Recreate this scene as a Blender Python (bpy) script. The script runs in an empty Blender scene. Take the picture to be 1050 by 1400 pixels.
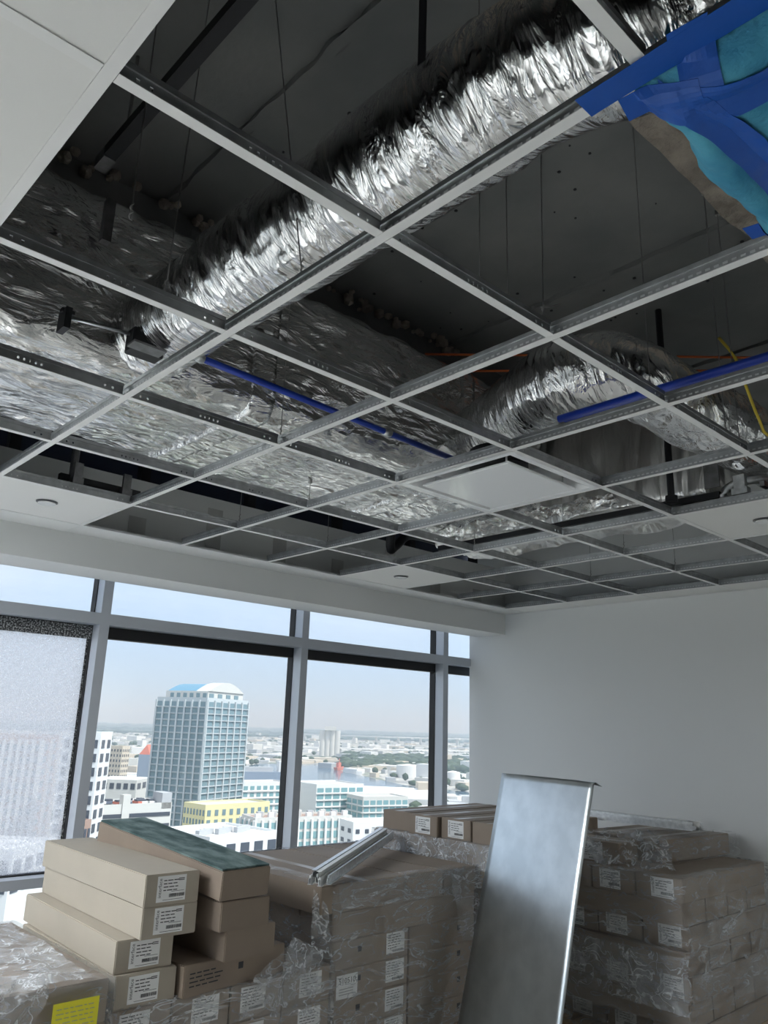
import bpy, bmesh, math, random
from mathutils import Vector, Matrix, noise, Euler
random.seed(7)
SC = bpy.context.scene
COL = SC.collection
PI = math.pi
M = 0.61                        # ceiling module
# ------------------------------------------------------------------ camera
YAW, PITCH, ROLL, F = -0.7446, 0.2702, 0.0318, 1068.37
CAM = Vector((0.2547, -0.4654, 1.644))
ZC = 2.650                      # underside of the ceiling grid
RM = Matrix.Rotation(YAW, 3, 'Z') @ Matrix.Rotation(PI / 2 + PITCH, 3, 'X') @ Matrix.Rotation(ROLL, 3, 'Z')
cam_d = bpy.data.cameras.new('camera'); cam = bpy.data.objects.new('camera', cam_d)
cam.matrix_world = Matrix.Translation(CAM) @ RM.to_4x4()
cam_d.sensor_fit = 'AUTO'; cam_d.sensor_width = 36; cam_d.lens = F / 1400 * 36
cam_d.clip_start = 0.05; cam_d.clip_end = 40000
COL.objects.link(cam); SC.camera = cam
# ------------------------------------------------------------------ world, sun, exposure
SC.view_settings.view_transform = 'Standard'
SC.view_settings.look = 'None'
SC.view_settings.gamma = 1
SC.view_settings.use_curve_mapping = False
SC.view_settings.exposure = 0.25
SKY_STRENGTH = 1.18
SUN_STRENGTH = 4.3
HAZE = 0.00020
world = bpy.data.worlds.new('sky'); SC.world = world; world.use_nodes = True
nt = world.node_tree; nt.nodes.clear()
def N(nt, t, **kw):
    n = nt.nodes.new(t)
    for k, v in kw.items():
        if k.startswith('i_'):
            key = k[2:]
            key = int(key) if key.isdigit() else key.replace('_', ' ')
            n.inputs[key].default_value = v
        else: setattr(n, k, v)
    return n
def L(nt, a, b): nt.links.new(a, b)
out = N(nt, 'ShaderNodeOutputWorld'); bg = N(nt, 'ShaderNodeBackground')
tc = N(nt, 'ShaderNodeTexCoord'); sep = N(nt, 'ShaderNodeSeparateXYZ'); L(nt, tc.outputs['Generated'], sep.inputs[0])
rp = N(nt, 'ShaderNodeValToRGB'); L(nt, sep.outputs['Z'], rp.inputs['Fac'])
cr = rp.color_ramp
cr.elements[0].position = 0.0; cr.elements[0].color = (0.46, 0.60, 0.78, 1)
cr.elements[1].position = 1.0; cr.elements[1].color = (0.62, 0.72, 0.88, 1)
e = cr.elements.new(0.10); e.color = (0.50, 0.65, 0.88, 1)
e = cr.elements.new(0.28); e.color = (0.66, 0.74, 0.92, 1)
mp = N(nt, 'ShaderNodeMapping'); mp.inputs['Scale'].default_value = (1, 1, 2.6); L(nt, tc.outputs['Generated'], mp.inputs[0])
nz = N(nt, 'ShaderNodeTexNoise', i_Scale=5.0, i_Detail=6.0, i_Roughness=0.55); L(nt, mp.outputs[0], nz.inputs['Vector'])
cl = N(nt, 'ShaderNodeValToRGB'); cl.color_ramp.elements[0].position = .44; cl.color_ramp.elements[1].position = .68
L(nt, nz.outputs['Fac'], cl.inputs['Fac'])
mr = N(nt, 'ShaderNodeMapRange'); mr.inputs['From Min'].default_value = .08; mr.inputs['From Max'].default_value = .3
mr.inputs['To Max'].default_value = .75
L(nt, sep.outputs['Z'], mr.inputs['Value'])
mu = N(nt, 'ShaderNodeMath', operation='MULTIPLY'); L(nt, cl.outputs[0], mu.inputs[0]); L(nt, mr.outputs[0], mu.inputs[1])
mx = N(nt, 'ShaderNodeMixRGB'); mx.inputs[2].default_value = (0.93, 0.91, 0.93, 1)
L(nt, mu.outputs[0], mx.inputs[0]); L(nt, rp.outputs[0], mx.inputs[1]); L(nt, mx.outputs[0], bg.inputs[0])
bg.inputs[1].default_value = SKY_STRENGTH; L(nt, bg.outputs[0], out.inputs[0])
sun_d = bpy.data.lights.new('sun', 'SUN'); sun = bpy.data.objects.new('sun', sun_d); COL.objects.link(sun)
sun_d.energy = SUN_STRENGTH; sun_d.angle = 0.03; sun_d.color = (1, .97, .93)
sun.rotation_euler = Vector((-0.25, 0.62, -0.95)).to_track_quat('-Z', 'Y').to_euler()

# ------------------------------------------------------------------ helpers
def ray(u, v): return RM @ Vector(((u - 525) / F, -(v - 700) / F, -1))
def pz(u, v, z): d = ray(u, v); return CAM + d * ((z - CAM.z) / d.z)
def py(u, v, y): d = ray(u, v); return CAM + d * ((y - CAM.y) / d.y)
def px(u, v, x): d = ray(u, v); return CAM + d * ((x - CAM.x) / d.x)

def box(bm, x0, x1, y0, y1, z0, z1, M4=None):
    vs = [bm.verts.new((x, y, z)) for z in (z0, z1) for y in (y0, y1) for x in (x0, x1)]
    for f in ((0, 2, 3, 1), (4, 5, 7, 6), (0, 1, 5, 4), (2, 6, 7, 3), (0, 4, 6, 2), (1, 3, 7, 5)):
        bm.faces.new([vs[i] for i in f])
    if M4 is not None:
        for v in vs: v.co = M4 @ v.co
    return vs
def frame_of(d):
    d = d.normalized(); a = Vector((0, 0, 1)) if abs(d.z) < .9 else Vector((1, 0, 0))
    s = d.cross(a).normalized(); return s, s.cross(d).normalized()
def tube(bm, pts, r, seg=8, caps=True):
    pts = [Vector(p) for p in pts]; rings = []
    for i, p in enumerate(pts):
        d = (pts[min(i + 1, len(pts) - 1)] - pts[max(i - 1, 0)])
        s, t = frame_of(d); rr = r[i] if isinstance(r, (list, tuple)) else r
        rings.append([bm.verts.new(p + s * rr * math.cos(2 * PI * k / seg) + t * rr * math.sin(2 * PI * k / seg)) for k in range(seg)])
    for a, b in zip(rings, rings[1:]):
        for k in range(seg): bm.faces.new((a[k], a[(k + 1) % seg], b[(k + 1) % seg], b[k]))
    if caps:
        bm.faces.new(list(reversed(rings[0]))); bm.faces.new(rings[-1])
def disc(bm, c, r, h, seg=24):
    tube(bm, [c, (c[0], c[1], c[2] + h)], r, seg)
def mesh_from(bm, name, smooth=False, recalc=True):
    if recalc: bmesh.ops.recalc_face_normals(bm, faces=bm.faces)
    me = bpy.data.meshes.new(name); bm.to_mesh(me); bm.free()
    if smooth:
        me.polygons.foreach_set('use_smooth', [True] * len(me.polygons))
    return me
def obj(name, me, mat=None, parent=None, loc=None, rotz=0, smooth=False):
    if isinstance(me, bmesh.types.BMesh): me = mesh_from(me, name, smooth)
    if mat is not None and not me.materials: me.materials.append(mat)
    o = bpy.data.objects.new(name, me); COL.objects.link(o)
    if loc is not None: o.location = loc
    if rotz: o.rotation_euler = (0, 0, rotz)
    if parent is not None: o.parent = parent
    return o
def tag(o, label, cat, group=None, kind=None):
    o['label'] = label
    if cat: o['category'] = cat
    if group: o['group'] = group
    if kind: o['kind'] = kind
    return o
def struct(o): o['kind'] = 'structure'; return o
def empty(name, loc=(0, 0, 0), rotz=0):
    o = bpy.data.objects.new(name, None); COL.objects.link(o); o.location = loc; o.rotation_euler = (0, 0, rotz)
    o.empty_display_size = .05; return o

# ------------------------------------------------------------------ materials
def mat(name, col, rough=.6, metal=0, col2=None, nscale=8, ndetail=4, bump=0, bscale=40, bdist=.01, stretch=None, spec=.5, ramp=(.35, .65), obj_coords=True):
    m = bpy.data.materials.new(name); m.use_nodes = True; t = m.node_tree
    b = t.nodes['Principled BSDF']; b.inputs['Base Color'].default_value = (*col, 1)
    b.inputs['Roughness'].default_value = rough; b.inputs['Metallic'].default_value = metal
    b.inputs['Specular IOR Level'].default_value = spec
    tcn = N(t, 'ShaderNodeTexCoord'); vec = tcn.outputs['Object']
    if stretch:
        mpn = N(t, 'ShaderNodeMapping'); mpn.inputs['Scale'].default_value = stretch; L(t, vec, mpn.inputs[0]); vec = mpn.outputs[0]
    if col2 is not None:
        n = N(t, 'ShaderNodeTexNoise', i_Scale=nscale, i_Detail=ndetail); L(t, vec, n.inputs['Vector'])
        r = N(t, 'ShaderNodeValToRGB'); r.color_ramp.elements[0].position = ramp[0]; r.color_ramp.elements[1].position = ramp[1]
        r.color_ramp.elements[0].color = (*col, 1); r.color_ramp.elements[1].color = (*col2, 1)
        L(t, n.outputs['Fac'], r.inputs['Fac']); L(t, r.outputs[0], b.inputs['Base Color'])
    if bump:
        n2 = N(t, 'ShaderNodeTexNoise', i_Scale=bscale, i_Detail=5.0); L(t, vec, n2.inputs['Vector'])
        bn = N(t, 'ShaderNodeBump', i_Strength=bump, i_Distance=bdist); L(t, n2.outputs['Fac'], bn.inputs['Height'])
        L(t, bn.outputs[0], b.inputs['Normal'])
    return m
def foil_mat(name, col, rough, s1, s2, stretch, strength):
    m = bpy.data.materials.new(name); m.use_nodes = True; t = m.node_tree
    b = t.nodes['Principled BSDF']; b.inputs['Base Color'].default_value = (*col, 1)
    b.inputs['Roughness'].default_value = rough; b.inputs['Metallic'].default_value = 1
    tcn = N(t, 'ShaderNodeTexCoord'); mpn = N(t, 'ShaderNodeMapping'); mpn.inputs['Scale'].default_value = stretch
    L(t, tcn.outputs['Object'], mpn.inputs[0])
    n1 = N(t, 'ShaderNodeTexNoise', i_Scale=s1, i_Detail=4.0, i_Roughness=.55, i_Distortion=.9); L(t, mpn.outputs[0], n1.inputs['Vector'])
    v1 = N(t, 'ShaderNodeTexVoronoi', i_Scale=s2); v1.feature = 'F1'
    L(t, mpn.outputs[0], v1.inputs['Vector'])
    ab = N(t, 'ShaderNodeMath', operation='SUBTRACT'); ab.inputs[1].default_value = .5; L(t, n1.outputs['Fac'], ab.inputs[0])
    ab2 = N(t, 'ShaderNodeMath', operation='ABSOLUTE'); L(t, ab.outputs[0], ab2.inputs[0])
    ad = N(t, 'ShaderNodeMath', operation='MULTIPLY_ADD'); ad.inputs[1].default_value = .35
    L(t, v1.outputs['Distance'], ad.inputs[0]); L(t, ab2.outputs[0], ad.inputs[2])
    bn = N(t, 'ShaderNodeBump', i_Strength=strength, i_Distance=.03); L(t, ad.outputs[0], bn.inputs['Height']); L(t, bn.outputs[0], b.inputs['Normal'])
    n3 = N(t, 'ShaderNodeTexNoise', i_Scale=3.0, i_Detail=3.0); L(t, tcn.outputs['Object'], n3.inputs['Vector'])
    r = N(t, 'ShaderNodeMapRange'); r.inputs['To Min'].default_value = rough * .7; r.inputs['To Max'].default_value = rough * 1.5
    L(t, n3.outputs['Fac'], r.inputs['Value']); L(t, r.outputs[0], b.inputs['Roughness'])
    return m
def glass_mat(name, tint, refl=.06):
    m = bpy.data.materials.new(name); m.use_nodes = True; t = m.node_tree; t.nodes.clear()
    o = N(t, 'ShaderNodeOutputMaterial'); tr = N(t, 'ShaderNodeBsdfTransparent'); tr.inputs[0].default_value = (*tint, 1)
    gl = N(t, 'ShaderNodeBsdfGlossy', i_Roughness=.02); lw = N(t, 'ShaderNodeLayerWeight', i_Blend=.5); pw = N(t, 'ShaderNodeMath', operation='POWER'); pw.inputs[1].default_value = 5; L(t, lw.outputs['Facing'], pw.inputs[0])
    fr = N(t, 'ShaderNodeMath', operation='MULTIPLY_ADD'); fr.inputs[1].default_value = .9; fr.inputs[2].default_value = refl * .5; L(t, pw.outputs[0], fr.inputs[0]); mxs = N(t, 'ShaderNodeMixShader')
    L(t, fr.outputs[0], mxs.inputs[0]); L(t, tr.outputs[0], mxs.inputs[1]); L(t, gl.outputs[0], mxs.inputs[2]); L(t, mxs.outputs[0], o.inputs[0])
    return m
def film_mat(name, amount, white, scale, stretch):
    """clear stretch film: mostly transparent, milky and shiny along its wrinkles"""
    m = bpy.data.materials.new(name); m.use_nodes = True; t = m.node_tree; t.nodes.clear()
    o = N(t, 'ShaderNodeOutputMaterial'); tr = N(t, 'ShaderNodeBsdfTransparent'); tr.inputs[0].default_value = (.97, .97, .97, 1)
    pb = N(t, 'ShaderNodeBsdfPrincipled'); pb.inputs['Base Color'].default_value = (*white, 1); pb.inputs['Roughness'].default_value = .18
    tcn = N(t, 'ShaderNodeTexCoord'); mpn = N(t, 'ShaderNodeMapping'); mpn.inputs['Scale'].default_value = stretch; L(t, tcn.outputs['Object'], mpn.inputs[0])
    n1 = N(t, 'ShaderNodeTexNoise', i_Scale=scale, i_Detail=6.0, i_Roughness=.65, i_Distortion=.6); L(t, mpn.outputs[0], n1.inputs['Vector'])
    bn = N(t, 'ShaderNodeBump', i_Strength=.9, i_Distance=.02); L(t, n1.outputs['Fac'], bn.inputs['Height']); L(t, bn.outputs[0], pb.inputs['Normal'])
    n2 = N(t, 'ShaderNodeTexNoise', i_Scale=scale * 1.6, i_Detail=3.0, i_Distortion=1.2); L(t, mpn.outputs[0], n2.inputs['Vector'])
    sb = N(t, 'ShaderNodeMath', operation='SUBTRACT'); sb.inputs[1].default_value = .5; L(t, n2.outputs['Fac'], sb.inputs[0])
    aa = N(t, 'ShaderNodeMath', operation='ABSOLUTE'); L(t, sb.outputs[0], aa.inputs[0])
    ln = N(t, 'ShaderNodeMapRange'); ln.inputs['From Max'].default_value = .028; ln.inputs['To Min'].default_value = amount * 1.3; ln.inputs['To Max'].default_value = 0; L(t, aa.outputs[0], ln.inputs['Value'])
    cl_ = N(t, 'ShaderNodeMapRange'); cl_.inputs['From Min'].default_value = .40; cl_.inputs['From Max'].default_value = .72; cl_.inputs['To Min'].default_value = amount * .22; cl_.inputs['To Max'].default_value = amount * 1.25; L(t, n1.outputs['Fac'], cl_.inputs['Value'])
    r = N(t, 'ShaderNodeMath', operation='ADD'); r.use_clamp = True; L(t, ln.outputs[0], r.inputs[0]); L(t, cl_.outputs[0], r.inputs[1])
    mxs = N(t, 'ShaderNodeMixShader'); L(t, r.outputs[0], mxs.inputs[0]); L(t, tr.outputs[0], mxs.inputs[1]); L(t, pb.outputs[0], mxs.inputs[2]); L(t, mxs.outputs[0], o.inputs[0])
    return m
MT = {}
MT['wall'] = mat('wall_paint', (.80, .81, .80), .75, bump=.03, bscale=220)
MT['board'] = mat('grey_wallboard', (.20, .20, .19), .9)
MT['soffit'] = mat('soffit_paint', (.78, .79, .78), .8)
MT['drywall'] = mat('bare_drywall', (.50, .50, .49), .9, col2=(.62, .62, .6), nscale=2.2, stretch=(2, 2, .5))
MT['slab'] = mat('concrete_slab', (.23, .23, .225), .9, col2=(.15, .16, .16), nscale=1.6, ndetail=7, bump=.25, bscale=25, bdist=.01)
MT['beam'] = mat('rough_concrete', (.42, .37, .31), .95, col2=(.24, .21, .18), nscale=9, ndetail=8, bump=1, bscale=14, bdist=.05)
MT['tile'] = mat('ceiling_tile', (.80, .80, .78), .9, bump=.06, bscale=300)
MT['white_metal'] = mat('white_enamel', (.82, .82, .81), .45)
MT['galv'] = mat('galvanised_steel', (.55, .57, .58), .38, 1, col2=(.72, .74, .75), nscale=40)
MT['galv_dark'] = mat('dull_galvanised', (.22, .22, .22), .5, 1, col2=(.3, .3, .31), nscale=30)
MT['black'] = mat('black_steel', (.010, .011, .014), .5)
MT['dark_blue_glass'] = mat('spandrel_back', (.018, .024, .045), .35)
MT['mullion'] = mat('mullion_aluminium', (.52, .55, .60), .42, .3)
MT['gasket'] = mat('black_gasket', (.012, .012, .014), .6)
MT['blue_pipe'] = mat('blue_pipe_paint', (.012, .05, .42), .35)
MT['orange'] = mat('orange_cable', (.75, .16, .04), .5)
MT['yellow_cable'] = mat('yellow_cable', (.72, .55, .06), .5)
MT['red'] = mat('red_clamp', (.45, .03, .02), .5)
MT['wire'] = mat('hanger_wire', (.35, .35, .34), .45, 1)
MT['floor'] = mat('concrete_floor', (.52, .51, .49), .7, col2=(.58, .57, .54), nscale=3)
MT['plaque'] = mat('diffuser_enamel', (.86, .87, .88), .12)
MT['foil_flex'] = foil_mat('flex_duct_foil', (.86, .86, .86), .17, 7, 16, (.7, 2.4, .7), .8)
MT['foil_rect'] = foil_mat('duct_wrap_foil', (.93, .93, .92), .19, 9, 20, (.5, 1.5, 1.4), .8)
MT['foil_side'] = foil_mat('duct_wrap_foil_b', (.86, .85, .83), .32, 5, 12, (1, 2.2, .35), 1.0)
MT['glass'] = glass_mat('window_glass', (.93, .96, .97))
MT['carton'] = mat('kraft_carton', (.27, .215, .17), .75, col2=(.30, .24, .19), nscale=5, bump=.04, bscale=90)
MT['carton_light'] = mat('pale_carton', (.40, .355, .29), .75, col2=(.43, .38, .31), nscale=4, bump=.04, bscale=90)
MT['carton_dark'] = mat('dull_carton', (.25, .195, .155), .8, col2=(.28, .22, .17), nscale=5, bump=.04, bscale=90)
MT['tape'] = mat('packing_tape', (.32, .26, .20), .3)
MT['label'] = mat('label_paper', (.84, .84, .83), .6)
MT['print'] = mat('label_ink', (.03, .03, .035), .6)
MT['faint_print'] = mat('faint_ink', (.36, .36, .36), .6)
MT['yellow'] = mat('yellow_label', (.80, .74, .03), .5)
MT['carpet'] = mat('green_carpet_sample', (.05, .095, .095), .95, col2=(.19, .26, .25), nscale=14, ndetail=8, bump=.6, bscale=160, bdist=.004, ramp=(.4, .62), stretch=(1, .45, 1))
MT['sheet'] = mat('galvanised_sheet', (.60, .64, .65), .30, 1, col2=(.70, .74, .75), nscale=9, ndetail=8, bump=.05, bscale=5, bdist=.03)
MT['wood'] = mat('pallet_wood', (.42, .30, .18), .8, col2=(.34, .23, .13), nscale=6, stretch=(1, 8, 8))
MT['film'] = film_mat('stretch_film', .28, (.72, .74, .76), 3.2, (1, 1, 3.0))
MT['film_heavy'] = film_mat('bunched_film', .46, (.76, .78, .80), 6, (1, 1, 1))
MT['tape_blue'] = mat('painters_tape', (.004, .085, .42), .5, bump=.1, bscale=60)
MT['filter'] = mat('blue_filter_media', (.03, .21, .36), .95, col2=(.10, .40, .54), nscale=7, ndetail=7, bump=.5, bscale=60, bdist=.01)

FILL_LAMPS = [(x, 3.1) for x in (-2.2, -1.55, -.9, -.25)] + [(4.7, -3.3)]
# ================================================================== STRUCTURE
XR, YS, YG = 5.75, 3.87, 4.40      # right wall, soffit face, glass line
X0, Y0 = -2.6, -4.6                # left and back walls
ZS = 3.70                          # slab
bm = bmesh.new(); box(bm, X0 - .2, XR + .2, Y0 - .2, YG + .2, -.2, 0); struct(obj('floor', bm, MT['floor']))
bm = bmesh.new(); box(bm, XR, XR + .15, Y0, 4.285, 0, ZS); struct(obj('wall_right', bm, MT['wall']))
bm = bmesh.new(); box(bm, X0 - .15, X0, Y0, YG + .1, 0, .10); box(bm, X0 - .15, X0, Y0, YG + .1, 2.62, ZS); box(bm, X0 - .15, X0, Y0, 1.4, .10, 2.62); struct(obj('wall_left', bm, MT['board']))
bm = bmesh.new(); box(bm, X0 - .15, XR + .15, Y0 - .15, Y0, 0, ZS); struct(obj('wall_back', bm, MT['board']))
# slab, with formwork seams and cast-in beams
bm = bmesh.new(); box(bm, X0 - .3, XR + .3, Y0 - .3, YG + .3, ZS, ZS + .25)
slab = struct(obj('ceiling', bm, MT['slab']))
def rough_strip(x0, x1, y0, y1, z0, z1, n, amp):
    bm = bmesh.new(); lx, ly = x1 - x0, y1 - y0; along_x = lx > ly
    ln = lx if along_x else ly; rings = []
    for i in range(n + 1):
        t = i / n; s = ln * t
        def P(a, z, k):
            j = noise.noise(Vector((s * 9, k * 7.3, x0 * 3 + y0))) * amp
            return (x0 + s, a + j, z) if along_x else (a + j, y0 + s, z)
        lo, hi = (y0, y1) if along_x else (x0, x1)
        rings.append([bm.verts.new(P(lo, z1, 0)), bm.verts.new(P(lo + .15 * (hi - lo), z0, 1)), bm.verts.new(P(hi - .15 * (hi - lo), z0, 2)), bm.verts.new(P(hi, z1, 3))])
    for a, b in zip(rings, rings[1:]):
        for k in range(3): bm.faces.new((a[k], a[k + 1], b[k + 1], b[k]))
    return bm
for xs, ya, yb in ((1.445, .5, 2.2), (3.15, .5, 2.2), (4.3, .3, 2.2), (-.1, .3, 2.2)):
    obj('formwork_seam', rough_strip(xs - .02, xs + .02, ya, yb, ZS - .018, ZS + .001, 60, .018), MT['slab'], slab)
def beam(y0, y1, z0, mat_):
    bm = bmesh.new(); nx, x0, x1 = 120, X0, XR
    rings = []
    prof = [(y0, ZS), (y0, (ZS + z0) / 2), (y0, z0), (y0 + (y1 - y0) * .33, z0), (y0 + (y1 - y0) * .66, z0), (y1, z0), (y1, (ZS + z0) / 2), (y1, ZS)]
    for i in range(nx + 1):
        x = x0 + (x1 - x0) * i / nx
        rings.append([bm.verts.new((x, y + .018 * noise.noise(Vector((x * 5, y * 9, z * 7))), z + (.015 * noise.noise(Vector((x * 6, y * 8, 3 + z * 5))) if z < ZS else 0))) for y, z in prof])
    for a, b in zip(rings, rings[1:]):
        for k in range(len(prof) - 1): bm.faces.new((a[k], a[k + 1], b[k + 1], b[k]))
    o = obj('beam', bm, mat_, slab); return o
beam(.27, .56, 3.56, MT['beam'])
beam(2.22, 2.62, 3.47, MT['slab'])
bm = bmesh.new(); random.seed(3)
for k in range(70):                                         # honeycombed concrete along the girder
    x = random.uniform(1.0, 3.4); r = random.uniform(.012, .03)
    M4 = Matrix.Translation((x, 2.2 - random.uniform(0, .05), ZS - random.uniform(.0, .06)))
    bmesh.ops.create_icosphere(bm, subdivisions=1, radius=r, matrix=M4)
o = obj('honeycomb_stone', bm, MT['beam'], slab); o['kind'] = 'stuff'
bm = bmesh.new(); random.seed(5)
for k in range(60):                                         # bug holes and old anchors in the slab
    disc(bm, (random.uniform(1.6, 3.6), random.uniform(.6, 2.1), ZS - .004), random.uniform(.003, .009), .003, 7)
o = obj('anchor_mark', bm, MT['black'], slab); o['kind'] = 'stuff'

# soffit over the windows
bm = bmesh.new(); box(bm, X0, XR, YS, YS + .05, 2.472, 3.05); box(bm, X0, XR, YS + .05, 4.20, 2.472, 2.51)
struct(obj('soffit', bm, MT['soffit']))
bm = bmesh.new(); box(bm, X0 - .15, XR + .4, YG - .02, YG + .06, 2.80, ZS); sp = struct(obj('wall_front', bm, MT['dark_blue_glass']))
for i in range(8):
    bm = bmesh.new(); x = 5.385 + .03 - 1.56 * .5 * i; box(bm, x - .03, x + .03, YS + .06, YS + .12, 3.05, ZS); obj('stud', bm, MT['black'], sp)
bm = bmesh.new(); random.seed(11)
for i in range(9):                                          # joint compound patches on the back of the soffit board
    x = 1.2 + i * .52; box(bm, x - .05, x + .06, YS - .004, YS - .001, 2.72, 2.98 - .08 * (i % 3))
o = obj('joint_compound', bm, MT['drywall'], bpy.data.objects['soffit'])
bm = bmesh.new(); box(bm, X0, XR, YG - .05, YG + .1, 0, .06); struct(obj('trim_1', bm, MT['mullion']))

# ------------------------------------------------------------------ window wall
MX = [2.297 + 1.56 * k for k in range(-3, 3)]              # mullion centres ... 2.297, 3.857, 5.417
ZT0, ZT1, ZL0, ZL1, ZH = 2.21, 2.28, .735, .787, 2.80
YF = 4.27
bm = bmesh.new(); box(bm, -.031, .031, YF, YG + .03, 0, ZH); me_mull = mesh_from(bm, 'mullion')
bm = bmesh.new(); box(bm, -.036, -.031, YG - .035, YG + .03, .06, ZH); box(bm, .031, .036, YG - .035, YG + .03, .06, ZH); me_gask = mesh_from(bm, 'gasket')
me_mull.materials.append(MT['mullion']); me_gask.materials.append(MT['gasket'])
frost = bpy.data.materials.new('cracked_glass'); frost.use_nodes = True; t = frost.node_tree; t.nodes.clear()
o_ = N(t, 'ShaderNodeOutputMaterial'); tr = N(t, 'ShaderNodeBsdfTransparent'); tr.inputs[0].default_value = (.92, .94, .95, 1)
df = N(t, 'ShaderNodeBsdfTranslucent'); df.inputs[0].default_value = (.90, .92, .96, 1)
dk = N(t, 'ShaderNodeBsdfDiffuse'); dk.inputs[0].default_value = (.35, .36, .37, 1)
ms0 = N(t, 'ShaderNodeMixShader', i_0=.16); L(t, df.outputs[0], ms0.inputs[1]); L(t, dk.outputs[0], ms0.inputs[2])
tcn = N(t, 'ShaderNodeTexCoord'); v1 = N(t, 'ShaderNodeTexVoronoi', i_Scale=150.0); v1.feature = 'DISTANCE_TO_EDGE'; L(t, tcn.outputs['Object'], v1.inputs['Vector'])
n1 = N(t, 'ShaderNodeTexNoise', i_Scale=90.0, i_Detail=4.0); L(t, tcn.outputs['Object'], n1.inputs['Vector'])
r1 = N(t, 'ShaderNodeValToRGB'); r1.color_ramp.elements[0].position = .0; r1.color_ramp.elements[0].color = (.95,) * 3 + (1,); r1.color_ramp.elements[1].position = .12; r1.color_ramp.elements[1].color = (.18,) * 3 + (1,)
L(t, v1.outputs['Distance'], r1.inputs['Fac'])
r2 = N(t, 'ShaderNodeValToRGB'); r2.color_ramp.elements[0].position = .40; r2.color_ramp.elements[1].position = .62; L(t, n1.outputs['Fac'], r2.inputs['Fac'])
mm = N(t, 'ShaderNodeMath', operation='MAXIMUM'); L(t, r1.outputs[0], mm.inputs[0])
mm2 = N(t, 'ShaderNodeMath', operation='MULTIPLY'); mm2.inputs[1].default_value = .8; L(t, r2.outputs[0], mm2.inputs[0]); L(t, mm2.outputs[0], mm.inputs[1])
ms = N(t, 'ShaderNodeMixShader'); L(t, mm.outputs[0], ms.inputs[0]); L(t, tr.outputs[0], ms.inputs[1]); L(t, ms0.outputs[0], ms.inputs[2]); L(t, ms.outputs[0], o_.inputs[0])
edge_m = mat('film_edge', (.03, .032, .034), .8, col2=(.42, .43, .43), nscale=110, ndetail=4, ramp=(.48, .6))
edges = [X0] + MX + [XR + .3]
for i in range(len(edges) - 1):
    xa = edges[i] + (.036 if i else 0); xb = edges[i + 1] - (.036 if i + 1 < len(edges) - 1 else 0)
    w = empty('window_%d' % (i + 1), ((xa + xb) / 2, YG, 0)); struct(w); hw = (xb - xa) / 2
    for z0, z1, nm in ((ZT0, ZT1, 'transom'), (ZL0, ZL1, 'sill_rail'), (.06, .12, 'bottom_rail')):
        bm = bmesh.new(); box(bm, -hw - .005, hw + .005, YF - YG, .03, z0, z1); obj(nm, bm, MT['mullion'], w)
    bm = bmesh.new()
    for z0, z1 in ((ZT0 - .072, ZT0), (ZT1, ZT1 + .008), (ZL1, ZL1 + .008), (ZL0 - .01, ZL0)): box(bm, -hw, hw, -.03, .03, z0, z1)
    obj('gasket', bm, MT['gasket'], w)
    frosted = abs(edges[i + 1] - 2.297) < .01
    for z0, z1 in ((.12, ZL0), (ZL1, ZT0), (ZT1, ZH)):
        bm = bmesh.new(); box(bm, -hw - .004, hw + .004, .0, .006, z0, z1)
        p = obj('pane', bm, frost if (frosted and z0 == ZL1) else MT['glass'], w)
        if frosted and z0 == ZL1:
            tag(p, 'speckled cracked pane with frosted look', None)
            bm = bmesh.new(); box(bm, -hw, hw, -.036, -.0305, ZT0 - .085, ZT0 - .004); box(bm, hw - .012, hw, -.002, -.0005, ZL1, ZT0 - .085)
            obj('pane_edge', bm, edge_m, w)
    if i < len(MX):
        m_ = obj('mullion', me_mull, None, w, (MX[i] - (xa + xb) / 2, -YG, 0)); g_ = obj('gasket', me_gask, None, w, (MX[i] - (xa + xb) / 2, -YG, 0))

NW = len(edges) - 1                                        # assumed, unseen glazing round the left corner, opened to bring in more daylight
for k in range(2):
    ya = 1.4 + k * 1.5; yb = ya + 1.5
    w = struct(empty('window_%d' % (NW + k + 1), (X0 - .07, (ya + yb) / 2, 0))); hw = (yb - ya) / 2
    bm = bmesh.new(); box(bm, -.03, .06, -hw, -hw + .06, .10, 2.62); obj('mullion', bm, MT['mullion'], w)
    bm = bmesh.new(); box(bm, -.03, .06, -hw + .06, hw, ZL0, ZL1); obj('sill_rail', bm, MT['mullion'], w)
    for z0, z1 in ((.10, ZL0), (ZL1, 2.62)):
        bm = bmesh.new(); box(bm, -.003, .003, -hw + .06, hw, z0, z1); obj('pane', bm, MT['glass'], w)
# added fill lights, built as ceiling panels out of view, to brighten the room
FILL_STRENGTH = 24.0
lens_m = bpy.data.materials.new('fill_lens'); lens_m.use_nodes = True; t = lens_m.node_tree; t.nodes.clear()
o_ = N(t, 'ShaderNodeOutputMaterial'); em = N(t, 'ShaderNodeEmission', i_Strength=FILL_STRENGTH); em.inputs[0].default_value = (.94, .98, 1, 1); L(t, em.outputs[0], o_.inputs[0])
for k, (x, y) in enumerate(FILL_LAMPS):
    w = tag(empty('fill_light', (x, y, ZC)), ('%s added flat white fill light from the left glazing in the closed ceiling' % ('first', 'second', 'third', 'fourth')[k] if k < 4 else 'lone added flat white fill light behind the camera by the right wall'), 'light', 'added fill lights in the closed ceiling')
    bm = bmesh.new()
    for a in ((-.30, -.27, -.60, .60), (.27, .30, -.60, .60), (-.27, .27, -.60, -.57), (-.27, .27, .57, .60)): box(bm, *a, -.010, -.0005)
    obj('frame', bm, MT['white_metal'], w)
    bm = bmesh.new(); box(bm, -.27, .27, -.57, .57, -.006, -.001); obj('lens', bm, lens_m, w)

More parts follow.
